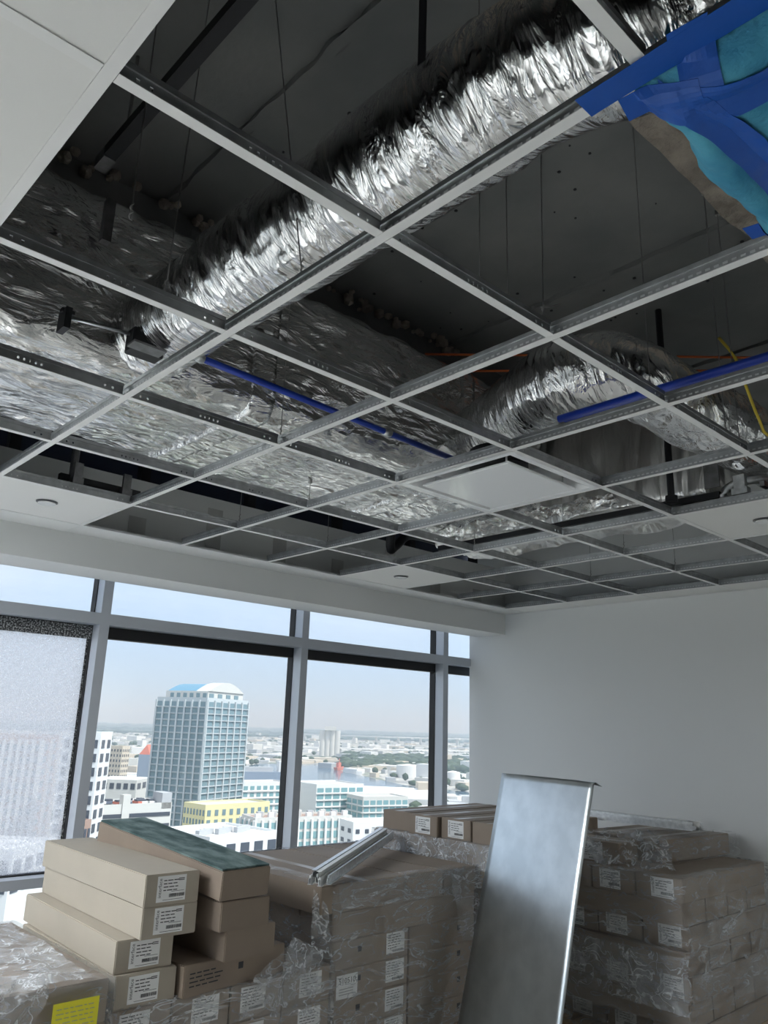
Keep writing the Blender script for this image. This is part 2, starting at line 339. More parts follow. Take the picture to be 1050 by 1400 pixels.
# ------------------------------------------------------------------ suspended grid
grid = struct(empty('ceiling_grid', (0, 0, 0)))
YB0, YB1 = -2 * M, 6 * M            # main tees run over this span
def tee_mesh(length, main):
    """along +y from 0; flange underside at z=0"""
    bf = bmesh.new(); box(bf, -.012, .012, 0, length, 0, .0016)
    bw = bmesh.new(); h = .043
    holes = []
    if not main:
        for c in (.035, .060, length - .035, length - .060): holes.append((c, .007))
        for c in (-.034, -.017, .017, .034): holes.append((length / 2 + c, .006))
        holes.append((length / 2, .003))
    holes.sort()
    box(bw, -.0013, .0013, 0, length, .0016, .014); box(bw, -.0013, .0013, 0, length, .022, h)
    y = 0
    for c, w in holes:
        box(bw, -.0013, .0013, y, c - w / 2, .014, .022); y = c + w / 2
    box(bw, -.0013, .0013, y, length, .014, .022)
    box(bw, -.0045, .0045, 0, length, h - .012, h)
    bs = None
    if main:
        bs = bmesh.new(); n = int(length / .02)
        for i in range(n):
            yy = (i + .5) * length / n; box(bs, -.0024, .0024, yy - .0055, yy + .0055, .012, .0175)
    return mesh_from(bf, 'flange'), mesh_from(bw, 'web'), (mesh_from(bs, 'stitching') if bs else None)
mf, mw, mst = tee_mesh(YB1 - YB0, True)
cf, cw, _ = tee_mesh(M - .026, False)
bf_, bw_, _ = tee_mesh(XR - 9 * M - .015, False)
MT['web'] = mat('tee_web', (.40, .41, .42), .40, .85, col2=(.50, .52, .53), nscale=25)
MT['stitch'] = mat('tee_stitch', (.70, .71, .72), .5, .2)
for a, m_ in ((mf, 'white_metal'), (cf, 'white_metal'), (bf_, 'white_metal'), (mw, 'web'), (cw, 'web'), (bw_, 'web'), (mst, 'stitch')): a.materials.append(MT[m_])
for i in range(0, 10):
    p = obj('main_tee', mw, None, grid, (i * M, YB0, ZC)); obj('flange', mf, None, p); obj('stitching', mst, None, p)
for j in range(-1, 6):
    for i in range(0, 10):
        last = i == 9
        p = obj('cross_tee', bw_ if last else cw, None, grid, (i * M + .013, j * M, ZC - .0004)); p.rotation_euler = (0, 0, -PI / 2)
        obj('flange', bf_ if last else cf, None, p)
# tiles
bm = bmesh.new(); box(bm, .003, M - .003, .003, M - .003, .0022, .016); me_tile = mesh_from(bm, 'ceiling_tile'); me_tile.materials.append(MT['tile'])
bm = bmesh.new(); box(bm, .003, XR - 9 * M - .002, .003, M - .003, .0022, .016); me_btile = mesh_from(bm, 'border_tile'); me_btile.materials.append(MT['tile'])
for i, j in [(0, j) for j in range(-2, 6)] + [(2, 5), (1, 5), (6, 5), (6, 1)] + [(i, -2) for i in range(1, 9)]:
    obj('ceiling_tile', me_tile, None, grid, (i * M, j * M, ZC))
for j in range(-2, 6): obj('border_tile', me_btile, None, grid, (9 * M, j * M, ZC))
for i in range(-1, 10):                                     # narrow pieces closing the gap to the soffit
    x1 = min((i + 1) * M, XR); bm = bmesh.new(); box(bm, i * M + .001, x1 - .001, 6 * M - .012, YS, 0, .010); obj('border_strip', bm, MT['soffit'], grid, (0, 0, ZC))
bm = bmesh.new(); box(bm, XR - .022, XR, YB0, YS, 0, .0015); box(bm, XR - .0015, XR, YB0, YS, 0, .022); obj('wall_angle', bm, MT['white_metal'], grid, (0, 0, ZC - .001))
# closed ceiling behind and to the left of the camera
bm = bmesh.new(); box(bm, X0, -.003, Y0, YS, 0, .02); box(bm, -.003, XR, Y0, YB0, 0, .02)
struct(obj('closed_ceiling', bm, MT['tile'], None, (0, 0, ZC)))

# ================================================================== PLENUM: DUCTS, PIPES, HANGERS
def catmull(pts, step):
    P = [Vector(p) for p in pts]; P = [P[0] * 2 - P[1]] + P + [P[-1] * 2 - P[-2]]; outp = []
    for a, b, c, d in zip(P, P[1:], P[2:], P[3:]):
        n = max(2, int((c - b).length / step))
        for i in range(n):
            t = i / n
            outp.append(.5 * ((2 * b) + (c - a) * t + (2 * a - 5 * b + 4 * c - d) * t * t + (3 * b - a - 3 * c + d) * t ** 3))
    outp.append(P[-2]); return outp
def ridged(p): return abs(noise.noise(p))
def foil_tube(pts, R, step=.011, seg=84, amp=.016, rib=(0, 0), squash=1.0):
    path = catmull(pts, step); bm = bmesh.new(); rings = []; s = 0; up = Vector((0, 0, 1))
    for i, p in enumerate(path):
        d = (path[min(i + 1, len(path) - 1)] - path[max(i - 1, 0)]).normalized()
        if i: s += (p - path[i - 1]).length
        sd = d.cross(up)
        if sd.length < .05: sd = Vector((1, 0, 0))
        sd.normalize(); t = sd.cross(d).normalized(); ring = []
        for k in range(seg):
            a = 2 * PI * k / seg; n = sd * math.cos(a) + t * math.sin(a)
            q = p + n * R
            w = ridged(Vector((q.x * 5 + q.y * 2.5, q.y * 8 + 2.5 * noise.noise(q * 5), q.z * 5 - q.y * 3))) * .9 + .38 * ridged(Vector((q.x * 13, q.y * 22 + 2.5 * noise.noise(q * 8), q.z * 13))) + .5 * noise.noise(q * 3.1)
            inrib = rib[0] < s < rib[1]
            dr = amp * (.25 if inrib else 1) * (w - .35)
            if inrib: dr += .0035 * abs(math.sin(PI * s / .021))
            ring.append(bm.verts.new(p + sd * math.cos(a) * (R + dr) + t * math.sin(a) * (R + dr) * squash))
        rings.append(ring)
    for a, b in zip(rings, rings[1:]):
        for k in range(seg): bm.faces.new((a[k], a[(k + 1) % seg], b[(k + 1) % seg], b[k]))
    bm.faces.new(list(reversed(rings[0]))); bm.faces.new(rings[-1])
    return bm
def foil_box(x0, x1, y0, y1, z0, z1, rad, step, amp, axis='x', f=(3.2, 7, 6)):
    """wrapped rectangular duct: rounded-rectangle section swept along its axis, wrinkled"""
    lo, hi = ((y0, y1) if axis == 'x' else (x0, x1)); sec = []
    w, h = hi - lo, z1 - z0
    cs = [(lo + rad, z0 + rad, PI), (hi - rad, z0 + rad, 1.5 * PI), (hi - rad, z1 - rad, 0), (lo + rad, z1 - rad, .5 * PI)]
    for ci, (cy, cz, a0) in enumerate(cs):
        for k in range(7):
            a = a0 + .5 * PI * k / 6; sec.append((cy + rad * math.cos(a), cz + rad * math.sin(a), math.cos(a), math.sin(a)))
        ny, nz_, na = cs[(ci + 1) % 4]; ex, ez = ny + rad * math.cos(na), nz_ + rad * math.sin(na)
        lx, lz, cx_, sx_ = sec[-1]; dl = math.hypot(ex - lx, ez - lz); n = max(2, int(dl / step))
        for k in range(1, n): sec.append((lx + (ex - lx) * k / n, lz + (ez - lz) * k / n, cx_, sx_))
    bm = bmesh.new(); rings = []; a0, a1 = ((x0, x1) if axis == 'x' else (y0, y1)); n = int((a1 - a0) / step)
    for i in range(n + 1):
        s = a0 + (a1 - a0) * i / n; ring = []
        for c, z, nc, nz_ in sec:
            P = Vector((s * f[0], c * f[1], z * f[2]))
            wv = ridged(P + Vector((0, 1.5 * noise.noise(P * .7), 0))) + .5 * ridged(P * 2.6) + .22 * ridged(P * 6)
            sag = .018 * noise.noise(Vector((s * 1.7, c * 2, 4)))
            d = amp * (wv - .4)
            c2, z2 = c + nc * d, z + nz_ * d + (sag if nz_ < -.5 else 0)
            ring.append(bm.verts.new((s, c2, z2) if axis == 'x' else (c2, s, z2)))
        rings.append(ring)
    m = len(sec)
    for a, b in zip(rings, rings[1:]):
        for k in range(m): bm.faces.new((a[k], a[(k + 1) % m], b[(k + 1) % m], b[k]))
    bm.faces.new(list(reversed(rings[0]))); bm.faces.new(rings[-1])
    return bm
# flexible duct running to the taped diffuser
FX, FZ, FR = 1.334, 2.95, .152
t1 = tag(empty('flexible_duct', (FX, 1.0, FZ - FR)), 'crinkled silver foil flexible duct running diagonally up to the blue taped filter', 'duct')
def child(name, bm, m_, par, smooth=False):
    """mesh built in world coordinates, parented without moving"""
    o = obj(name, bm, m_, None, None, 0, smooth); o.parent = par
    mw_ = Matrix.Translation(par.location) @ par.rotation_euler.to_matrix().to_4x4() if par.parent is None else par.matrix_world
    o.matrix_parent_inverse = mw_.inverted(); return o
child('foil_sleeve', foil_tube([(FX - .01, 1.945, FZ), (FX, 1.5, FZ), (FX, .9, FZ), (FX + .005, .45, FZ), (FX + .03, .2, FZ), (FX + .12, -.02, FZ - .01), (FX + .26, -.22, FZ - .04), (FX + .36, -.4, FZ - .1)], FR, rib=(1.12, 1.55)), MT['foil_flex'], t1, True)
for yy in (.464, .235):                                       # black hanger straps
    bm = bmesh.new()
    box(bm, FX - FR - .006, FX - FR - .004, yy - .011, yy + .011, FZ + .02, ZS)
    child('hanger_strap', bm, MT['black'], t1)
# main wrapped duct
t2 = tag(empty('wrapped_duct', (2.2, 2.4, 2.80)), 'large rectangular duct wrapped in bright crinkled foil along the window side', 'duct')
child('foil_wrap', foil_box(-.6, 3.62, 1.93, 2.82, 2.80, 3.42, .07, .0135, .030), MT['foil_rect'], t2, True)
for xs in (.35, 1.75, 2.95):                                # overlapping seams of the wrap
    child('foil_seam', foil_box(xs, xs + .10, 1.915, 2.835, 2.786, 3.43, .075, .02, .02, f=(9, 9, 9)), MT['foil_rect'], t2, True)
bm = bmesh.new()                                            # torn flap hanging off the end of the wrap
gridv = [[bm.verts.new((3.50 + .10 * k / 8 + .02 * noise.noise(Vector((i * .4, k, 1))), 1.45 + 1.25 * i / 40, 2.775 - .03 * (k / 8) ** 2 + .03 * noise.noise(Vector((i * .5, k * .5, 7))))) for k in range(9)] for i in range(41)]
for a, b in zip(gridv, gridv[1:]):
    for k in range(8): bm.faces.new((a[k], a[k + 1], b[k + 1], b[k]))
child('torn_flap', bm, MT['foil_rect'], t2, True)
# branch duct with its long foil side facing the camera
t3 = tag(empty('branch_duct', (4.0, 1.6, 2.73)), 'tall foil wrapped branch duct standing across the grid beyond the square diffuser', 'duct')
child('foil_wrap', foil_box(3.70, 4.15, 1.07, 2.80, 2.735, 3.38, .04, .013, .042, 'y', f=(3, 7.5, 1.3)), MT['foil_side'], t3, True)
bm = bmesh.new(); box(bm, 3.675, 3.70, 1.0, 2.75, 2.705, 2.735); child('bottom_angle', bm, MT['black'], t3)
bm = bmesh.new(); box(bm, 3.69, 3.697, 1.0, 1.07, 2.76, 3.2); child('bare_panel', bm, MT['galv_dark'], t3)
# second flexible duct, bending
t4 = tag(empty('flexible_duct', (2.9, 1.2, 2.93)), 'fat silver flexible duct bending out of the wrapped duct below the slab', 'duct')
child('foil_sleeve', foil_tube([(3.08, 1.95, 3.06), (2.92, 1.62, 3.03), (2.72, 1.27, 3.0), (2.70, 1.06, 3.0), (2.83, .94, 2.99), (3.12, .91, 2.97), (3.5, .88, 2.96), (4.0, .85, 2.95), (4.7, .84, 2.95)], .153, amp=.017, step=.012, seg=80), MT['foil_flex'], t4, True)
# black strut rod in the far left cell
p0, p1 = Vector((1.012, .2, 3.40)), Vector((1.032, 1.74, 3.40))
t5 = tag(empty('strut_channel', (1.02, 1.0, 3.38)), 'long black steel strut channel hung below the dark slab', 'strut')
bm = bmesh.new(); box(bm, 1.00, 1.04, .2, 1.72, 3.385, 3.42); box(bm, 1.008, 1.032, .2, 1.72, 3.42, 3.425); child('channel', bm, MT['black'], t5)
bm = bmesh.new(); box(bm, 1.002, 1.042, 1.72, 1.80, 3.383, 3.423); child('end_cap', bm, MT['galv_dark'], t5)
bm = bmesh.new(); tube(bm, [(1.02, .6, 3.42), (1.02, .6, ZS)], .006); child('rod', bm, MT['wire'], t5)
bm = bmesh.new(); tube(bm, [(1.02, 1.6, 3.42), (1.02, 1.6, ZS)], .006); child('rod', bm, MT['wire'], t5)
bm = bmesh.new(); box(bm, 1.08, 1.11, 1.85, 1.88, 3.18, 3.34); child('bracket', bm, MT['galv_dark'], t5)
# blue pipes
def pipe(name, label, pts, r, m_, parts=()):
    t = tag(empty(name, pts[0]), label, 'pipe'); bm = bmesh.new(); tube(bm, pts, r, 12); child('pipe_run', bm, m_, t, True)
    for q, d in parts:
        bm = bmesh.new(); tube(bm, [Vector(q) - Vector(d) * .018, Vector(q) + Vector(d) * .018], r * 1.35, 12); child('coupling', bm, MT['galv'], t, True)
    return t
pipe('blue_conduit', 'dark blue conduit running along the foil duct from the black control box', [(1.30, 1.75, 2.84), (2.75, 1.75, 2.81)], .0125, MT['blue_pipe'], [((1.42, 1.75, 2.837), (1, 0, 0)), ((2.3, 1.75, 2.82), (1, 0, 0))])
pipe('blue_conduit', 'bright blue conduit crossing just above the grid under the bent flexible duct', [(2.50, -.4, 2.735), (2.50, 1.05, 2.745)], .014, MT['blue_pipe'])
pipe('blue_conduit', 'thin second blue conduit alongside the bright blue one at the right', [(2.535, -.4, 2.742), (2.535, 1.05, 2.752)], .010, MT['blue_pipe'])
# control box with rod
t6 = tag(empty('damper_actuator', (1.23, 1.76, 2.79)), 'black damper control box hanging by the foil duct with a shiny rod', 'control box')
bm = bmesh.new(); box(bm, 1.19, 1.30, 1.76, 1.82, 2.79, 2.87); bmesh.ops.bevel(bm, geom=bm.edges[:], offset=.004, segments=1, affect='EDGES'); child('housing', bm, MT['black'], t6)
bm = bmesh.new(); box(bm, 1.17, 1.28, 1.70, 1.755, 2.785, 2.792); child('open_cover', bm, MT['galv_dark'], t6)
bm = bmesh.new(); tube(bm, [(1.19, 1.79, 2.85), (1.0, 1.83, 2.85)], .006, 8); child('rod', bm, MT['galv'], t6, True)
bm = bmesh.new(); box(bm, .985, 1.005, 1.80, 1.86, 2.80, 2.87); box(bm, .98, 1.02, 1.82, 1.84, 2.86, 2.872); child('rod_bracket', bm, MT['black'], t6)
bm = bmesh.new()
for k in range(4):
    tube(bm, catmull([(1.30, 1.78 + .01 * k, 2.85), (1.33, 1.76, 2.88 - .015 * k), (1.35, 1.75, 2.855), (1.37, 1.75, 2.84)], .01), .0028, 6)
child('wiring', bm, MT['orange'] if False else MT['red'], t6, True)
# copper lines, yellow cable, black drop rod
def cable(name, label, cat, pts, r, m_):
    bm = bmesh.new(); tube(bm, catmull(pts, .04), r, 8); return tag(obj(name, bm, m_, None, None, 0, True), label, cat)
cable('copper_line', 'upper thin copper line slung under the slab behind the flexible duct', 'pipe', [(2.86, 2.09, 3.5), (2.99, 1.96, 3.5), (3.5, 1.44, 3.5), (4.06, .877, 3.5), (4.6, .33, 3.5)], .006, MT['orange'])
cable('copper_line', 'lower thin copper line slung under the slab behind the flexible duct', 'pipe', [(3.10, 2.0, 3.46), (3.186, 1.905, 3.46), (3.6, 1.46, 3.46), (3.974, 1.065, 3.46), (4.6, .4, 3.46)], .006, MT['orange'])
cable('yellow_cable', 'yellow cable drooping over the bent flexible duct at the right edge', 'cable', [(3.15, .72, 3.20), (3.165, .67, 3.10), (3.21, .655, 2.98), (3.28, .645, 2.86), (3.36, .63, 2.80), (3.6, .5, 2.78)], .006, MT['yellow_cable'])
bm = bmesh.new(); tube(bm, [(3.60, 1.19, 2.70), (3.60, 1.19, ZS)], .016, 10); disc(bm, (3.60, 1.19, 2.70), .028, .03, 12)
tag(obj('drop_pipe', bm, MT['black']), 'black vertical drop pipe in front of the tall branch duct', 'pipe')
# flexible whip with bracket at the right edge
t7 = tag(empty('sprinkler_bracket', (3.75, .86, 2.70)), 'galvanised bracket with grey flexible hose above the ceiling tile at the right', 'bracket')
bm = bmesh.new(); tube(bm, catmull([(3.70, .99, 2.70), (3.70, .985, 2.735), (3.715, .93, 2.765), (3.74, .84, 2.772), (3.9, .62, 2.775), (4.1, .4, 2.775)], .015), .020, 12); child('hose', bm, MT['galv'], t7, True)
bm = bmesh.new(); box(bm, 3.67, 3.70, .88, .93, 2.70, 2.79); box(bm, 3.665, 3.705, .87, .94, 2.70, 2.73); child('clip', bm, MT['galv'], t7)
bm = bmesh.new(); box(bm, 3.68, 4.25, .80, .82, 2.72, 2.745); child('bar', bm, MT['galv_dark'], t7)
bm = bmesh.new(); tube(bm, [(3.72, .76, 2.705), (3.72, .76, 2.775)], .018, 12); disc(bm, (3.72, .76, 2.73), .024, .02, 12); child('fitting', bm, MT['orange'], t7)
t8 = tag(empty('sprinkler_bracket', (1.5, 3.1, 2.69)), 'galvanised bracket with two clips above the ceiling tile by the windows', 'bracket')
for xx in (1.56, 1.80):
    bm = bmesh.new(); box(bm, xx - .02, xx + .02, 3.06, 3.075, 2.695, 2.80); box(bm, xx - .025, xx + .025, 3.05, 3.085, 2.695, 2.725); child('clip', bm, MT['galv_dark'], t8)
bm = bmesh.new(); box(bm, 1.50, 1.90, 3.12, 3.15, 2.72, 2.75); child('bar', bm, MT['black'], t8)
bm = bmesh.new(); tube(bm, [(1.56, 3.13, 2.70), (1.56, 3.13, 2.90)], .018, 10); child('fitting', bm, MT['galv_dark'], t8)
bm = bmesh.new(); tube(bm, catmull([(3.7, 3.2, 2.9), (3.75, 3.25, 2.8), (3.85, 3.3, 2.85), (4.0, 3.3, 2.95), (4.4, 3.3, 2.95)], .03), .03, 10)
tag(obj('flexible_hose', bm, MT['black'], None, None, 0, True), 'black flexible hose in the dark ceiling cell near the windows', 'hose')
# hanger wires belong to the grid
def hanger(x, y, ztop=ZS, dx=0, dy=0, r=.0017, anchor=True):
    bm = bmesh.new(); tube(bm, [(x, y, ZC + .04), (x + dx, y + dy, ztop)], r, 6)
    tube(bm, [(x + .003 * math.cos(k * .9), y + .003 * math.sin(k * .9), ZC + .04 + k * .003) for k in range(16)], r, 5)
    if anchor: disc(bm, (x + dx, y + dy, ztop - .02), .010, .02, 8)
    obj('hanger_wire', bm, MT['wire'], grid)
for a in ((1.79, .61, ZS, .02, .0), (2.36, .62), (1.03, 1.22, ZS, .03, 0), (1.57, .64), (1.68, .64), (2.89, .62), (1.83, 1.83, ZS), (3.05, .64), (2.44, 2.44, 2.8), (3.66, 2.44), (3.05, 1.83, 2.8), (4.27, 1.83), (4.88, 1.83), (4.88, 2.44), (3.05, 3.05), (.83, 1.0), (.63, 1.6), (1.22, .9, ZS, -.02, .2), (4.27, .63), (2.44, 3.05)):
    hanger(*a)
bm = bmesh.new(); tube(bm, [(1.79, .615, ZC + .075), (1.86, .64, ZC + .115), (1.94, .66, ZC + .165)], .0025, 6); obj('wire_end', bm, MT['wire'], grid)

# sprinkler cover plates
bm = bmesh.new(); disc(bm, (0, 0, -.010), .042, .004, 32); disc(bm, (0, 0, -.006), .03, .008, 24); me_sp = mesh_from(bm, 'cover'); me_sp.materials.append(MT['plaque'])
for (x, y), lb in (((1.525, 3.32), 'white round sprinkler cover in the ceiling tile at the left above the windows'), ((3.93, 3.33), 'small white sprinkler cover in the lone far ceiling tile by the soffit'), ((3.992, .932), 'white sprinkler cover in the ceiling tile at the right edge')):
    t = tag(empty('sprinkler_cover', (x, y, ZC)), lb, 'sprinkler'); obj('cover_plate', me_sp, None, t)
    bm = bmesh.new(); disc(bm, (0, 0, -.0025), .05, .0035, 32); obj('escutcheon', bm, MT['galv_dark'], t)
# square plaque diffuser in cell A4-A5 / B2-B3
t9 = tag(empty('ceiling_diffuser', (4.5 * M, 2.5 * M, ZC)), 'white square plaque air diffuser set in the open ceiling grid', 'diffuser')
bm = bmesh.new(); s0, s1 = .292, .245
def ring4(bm, prof):
    rings = [[bm.verts.new((sx * r, sy * r, z)) for sx, sy in ((-1, -1), (1, -1), (1, 1), (-1, 1))] for r, z in prof]
    for a, b in zip(rings, rings[1:]):
        for k in range(4): bm.faces.new((a[k], a[(k + 1) % 4], b[(k + 1) % 4], b[k]))
    return rings
ring4(bm, [(.300, -.002), (.270, -.002), (.258, .018), (.235, .060), (.13, .085), (.13, .09), (.238, .068), (.262, .020), (.300, .0012)])
obj('frame', bm, MT['plaque'], t9)
bm = bmesh.new(); ring4(bm, [(.0, -.012), (.222, -.012), (.228, -.008), (.226, -.002), (.0, -.002)]); obj('plaque', bm, MT['plaque'], t9)
bm = bmesh.new(); tube(bm, [(0, 0, .075), (0, 0, .15)], .125, 40); obj('neck', bm, MT['black'], t9)
for sx, sy in ((-1, -1), (1, -1), (1, 1), (-1, 1)):
    bm = bmesh.new(); tube(bm, [(sx * .19, sy * .19, -.003), (sx * .19, sy * .19, .072)], .004, 8); obj('post', bm, MT['galv'], t9)
# blue filter media taped over the opening beyond
t10 = tag(empty('filter_pad', (1.53, -.28, 2.56)), 'puffy blue filter pad taped across a ceiling opening at the top right', 'filter')
nx, ny = 56, 60; X_0, X_1, Y_0, Y_1 = 1.232, 1.80, -.66, .030
TAPES = [   # centreline points (x, y), width, width direction
    ([(1.172, -.085), (1.185, -.08), (1.21, -.075), (1.26, -.065), (1.30, -.06)], .060, (-.1, 1)),
    ([(1.205, .11), (1.205, .0), (1.205, -.1), (1.205, -.3), (1.205, -.6)], .050, (1, 0)),
    ([(1.262, .0), (1.285, -.06), (1.305, -.12), (1.32, -.25), (1.33, -.45), (1.335, -.68)], .062, (1, .25)),
    ([(1.27, -.035), (1.36, -.06), (1.48, -.068), (1.62, -.066), (1.72, -.06), (1.82, -.06)], .060, (.0, 1)),
    ([(1.255, .065), (1.258, .03), (1.262, -.01), (1.27, -.06)], .055, (1, .2)),
    ([(1.52, -.30), (1.6, -.28), (1.7, -.29), (1.82, -.30)], .05, (0, 1)),
    ([(1.725, .06), (1.73, .03), (1.735, -.02), (1.735, -.12)], .05, (1, 0)),
]
def pad_drop(x, y):
    """how far the pad bulges below the grid"""
    u, v = (x - X_0) / (X_1 - X_0), (y - Y_0) / (Y_1 - Y_0)
    if not (0 <= u <= 1 and 0 <= v <= 1): return 0
    e = min(u / .10, (1 - u) / .10, v / .08, (1 - v) / .08); e = math.sin(min(1, max(0, e)) * PI / 2) ** .6
    q = Vector((x * 7, y * 7, 0)); b = .014 * noise.noise(q) + .005 * noise.noise(q * 3); g = 0
    for P, w, wd in TAPES[2:4]:
        for (ax, ay), (bx, by) in zip(P, P[1:]):
            dx, dy = bx - ax, by - ay; tt = max(0, min(1, ((x - ax) * dx + (y - ay) * dy) / (dx * dx + dy * dy)))
            g = max(g, 1 - min(1, math.hypot(x - ax - dx * tt, y - ay - dy * tt) / .055))
    return (.062 + b) * e * (1 - .34 * g)
bm = bmesh.new()
def padv(i, k, top):
    x, y = X_0 + (X_1 - X_0) * i / nx, Y_0 + (Y_1 - Y_0) * k / ny
    wob = .016 * noise.noise(Vector((x * 7, 9, 0))) + .008 * noise.noise(Vector((x * 22, 4, 0)))
    vv = k / ny; yy = y + (wob * max(0, (vv - .85) / .15))
    return (x, yy, 2.6488 if top else 2.6480 - pad_drop(x, y))
vb = [[bm.verts.new(padv(i, k, False)) for k in range(ny + 1)] for i in range(nx + 1)]
vt = [[bm.verts.new(padv(i, k, True)) for k in range(ny + 1)] for i in range(nx + 1)]
for vv in (vb, vt):
    for i in range(nx):
        for k in range(ny): bm.faces.new((vv[i][k], vv[i + 1][k], vv[i + 1][k + 1], vv[i][k + 1]))
for i in range(nx):
    bm.faces.new((vb[i][0], vb[i + 1][0], vt[i + 1][0], vt[i][0])); bm.faces.new((vb[i][ny], vb[i + 1][ny], vt[i + 1][ny], vt[i][ny]))
for k in range(ny):
    bm.faces.new((vb[0][k], vb[0][k + 1], vt[0][k + 1], vt[0][k])); bm.faces.new((vb[nx][k], vb[nx][k + 1], vt[nx][k + 1], vt[nx][k]))
child('pad', bm, MT['filter'], t10, True)
for ti, (P, w, wd) in enumerate(TAPES):
    bm = bmesh.new(); wd = Vector((wd[0], wd[1], 0)).normalized(); C_ = catmull([(x, y, 0) for x, y in P], .008); rows = []
    for i, c in enumerate(C_):
        ww = w * (1 + .06 * noise.noise(c * 12 + Vector((ti, 0, 0)))); row = []
        for k in range(9):
            p = c + wd * ww * (k / 8 - .5); z = 2.6480 - .0030 - pad_drop(p.x, p.y) - .0005 * ti + .0006 * noise.noise(p * 40)
            row.append(z if False else bm.verts.new((p.x, p.y, z)))
        rows.append(row)
    for a, b in zip(rows, rows[1:]):
        for k in range(8): bm.faces.new((a[k], a[k + 1], b[k + 1], b[k]))
    ex = bmesh.ops.extrude_face_region(bm, geom=bm.faces[:]); [setattr(v, 'co', v.co - Vector((0, 0, .0008))) for v in ex['geom'] if isinstance(v, bmesh.types.BMVert)]
    child('tape_strip', bm, MT['tape_blue'], t10)

# ================================================================== CARTONS AND PALLETS
def text_mesh(body, size, rot=0, loc=(0, 0)):
    cu = bpy.data.curves.new('lettering', 'FONT'); cu.body = body; cu.size = size; cu.align_x = 'CENTER'; cu.align_y = 'CENTER'; cu.resolution_u = 2
    o = bpy.data.objects.new('lettering', cu); COL.objects.link(o); dg = bpy.context.evaluated_depsgraph_get(); dg.update()
    me = bpy.data.meshes.new_from_object(o.evaluated_get(dg)); COL.objects.unlink(o); bpy.data.objects.remove(o)
    c, s = math.cos(rot), math.sin(rot)
    for v in me.vertices:
        x, y = v.co.x * c - v.co.y * s, v.co.x * s + v.co.y * c; v.co = (x + loc[0], -.0006, y + loc[1])
    return me
def flat(bm, x0, x1, z0, z1, y=-.0006):
    bm.faces.new([bm.verts.new(p) for p in ((x0, y, z0), (x1, y, z0), (x1, y, z1), (x0, y, z1))])
LW, LH = .130, .098
def label_print(kind, seed):
    rnd = random.Random(seed); bm = bmesh.new()
    if kind == 'main':
        me = text_mesh('interface', .021, PI / 2, (-LW / 2 + .013, .004)); bm.from_mesh(me); bpy.data.meshes.remove(me)
        for r in range(4):
            x = -LW / 2 + .028
            for k in range(3):
                w = rnd.uniform(.012, .026); flat(bm, x, x + w, .030 - r * .0125, .0335 - r * .0125); x += w + .004
        x = -.010
        while x < LW / 2 - .008:
            w = rnd.choice((.0008, .0014, .0022)); flat(bm, x, x + w, -.033, -.020); x += w + rnd.choice((.0008, .0014))
        for k in range(2): flat(bm, .030, .056, .034 - k * .006, .037 - k * .006)
        flat(bm, -LW / 2 + .028, LW / 2 - .01, -.0425, -.041)
        flat(bm, .0, LW / 2 - .008, -.012, -.0105)
    else:
        for r in range(6):
            x = -LW / 2 + .01
            for k in range(4):
                w = rnd.uniform(.008, .026)
                if x + w < LW / 2 - .006: flat(bm, x, x + w, .036 - r * .012, .0395 - r * .012)
                x += w + .005
        x = -.02
        while x < LW / 2 - .01:
            w = rnd.choice((.001, .0018)); flat(bm, x, x + w, -.042, -.032); x += w + .0012
    me = mesh_from(bm, 'print', recalc=False); me.materials.append(MT['print']); return me
PR_MAIN, PR_PLAIN = label_print('main', 1), label_print('plain', 2)
bm = bmesh.new(); box(bm, -LW / 2, LW / 2, 0, .0005, -LH / 2, LH / 2); ME_LABEL = mesh_from(bm, 'label'); ME_LABEL.materials.append(MT['label'])
CM = {}
def carton_mesh(w, l, h, m_):
    k = (round(w, 3), round(l, 3), round(h, 3), m_)
    if k not in CM:
        bm = bmesh.new(); box(bm, -w / 2, w / 2, -l / 2, l / 2, 0, h); bmesh.ops.bevel(bm, geom=bm.edges[:], offset=.0035, segments=2, affect='EDGES')
        me = mesh_from(bm, 'carton_body'); me.materials.append(MT[m_]); CM[k] = me
    return CM[k]
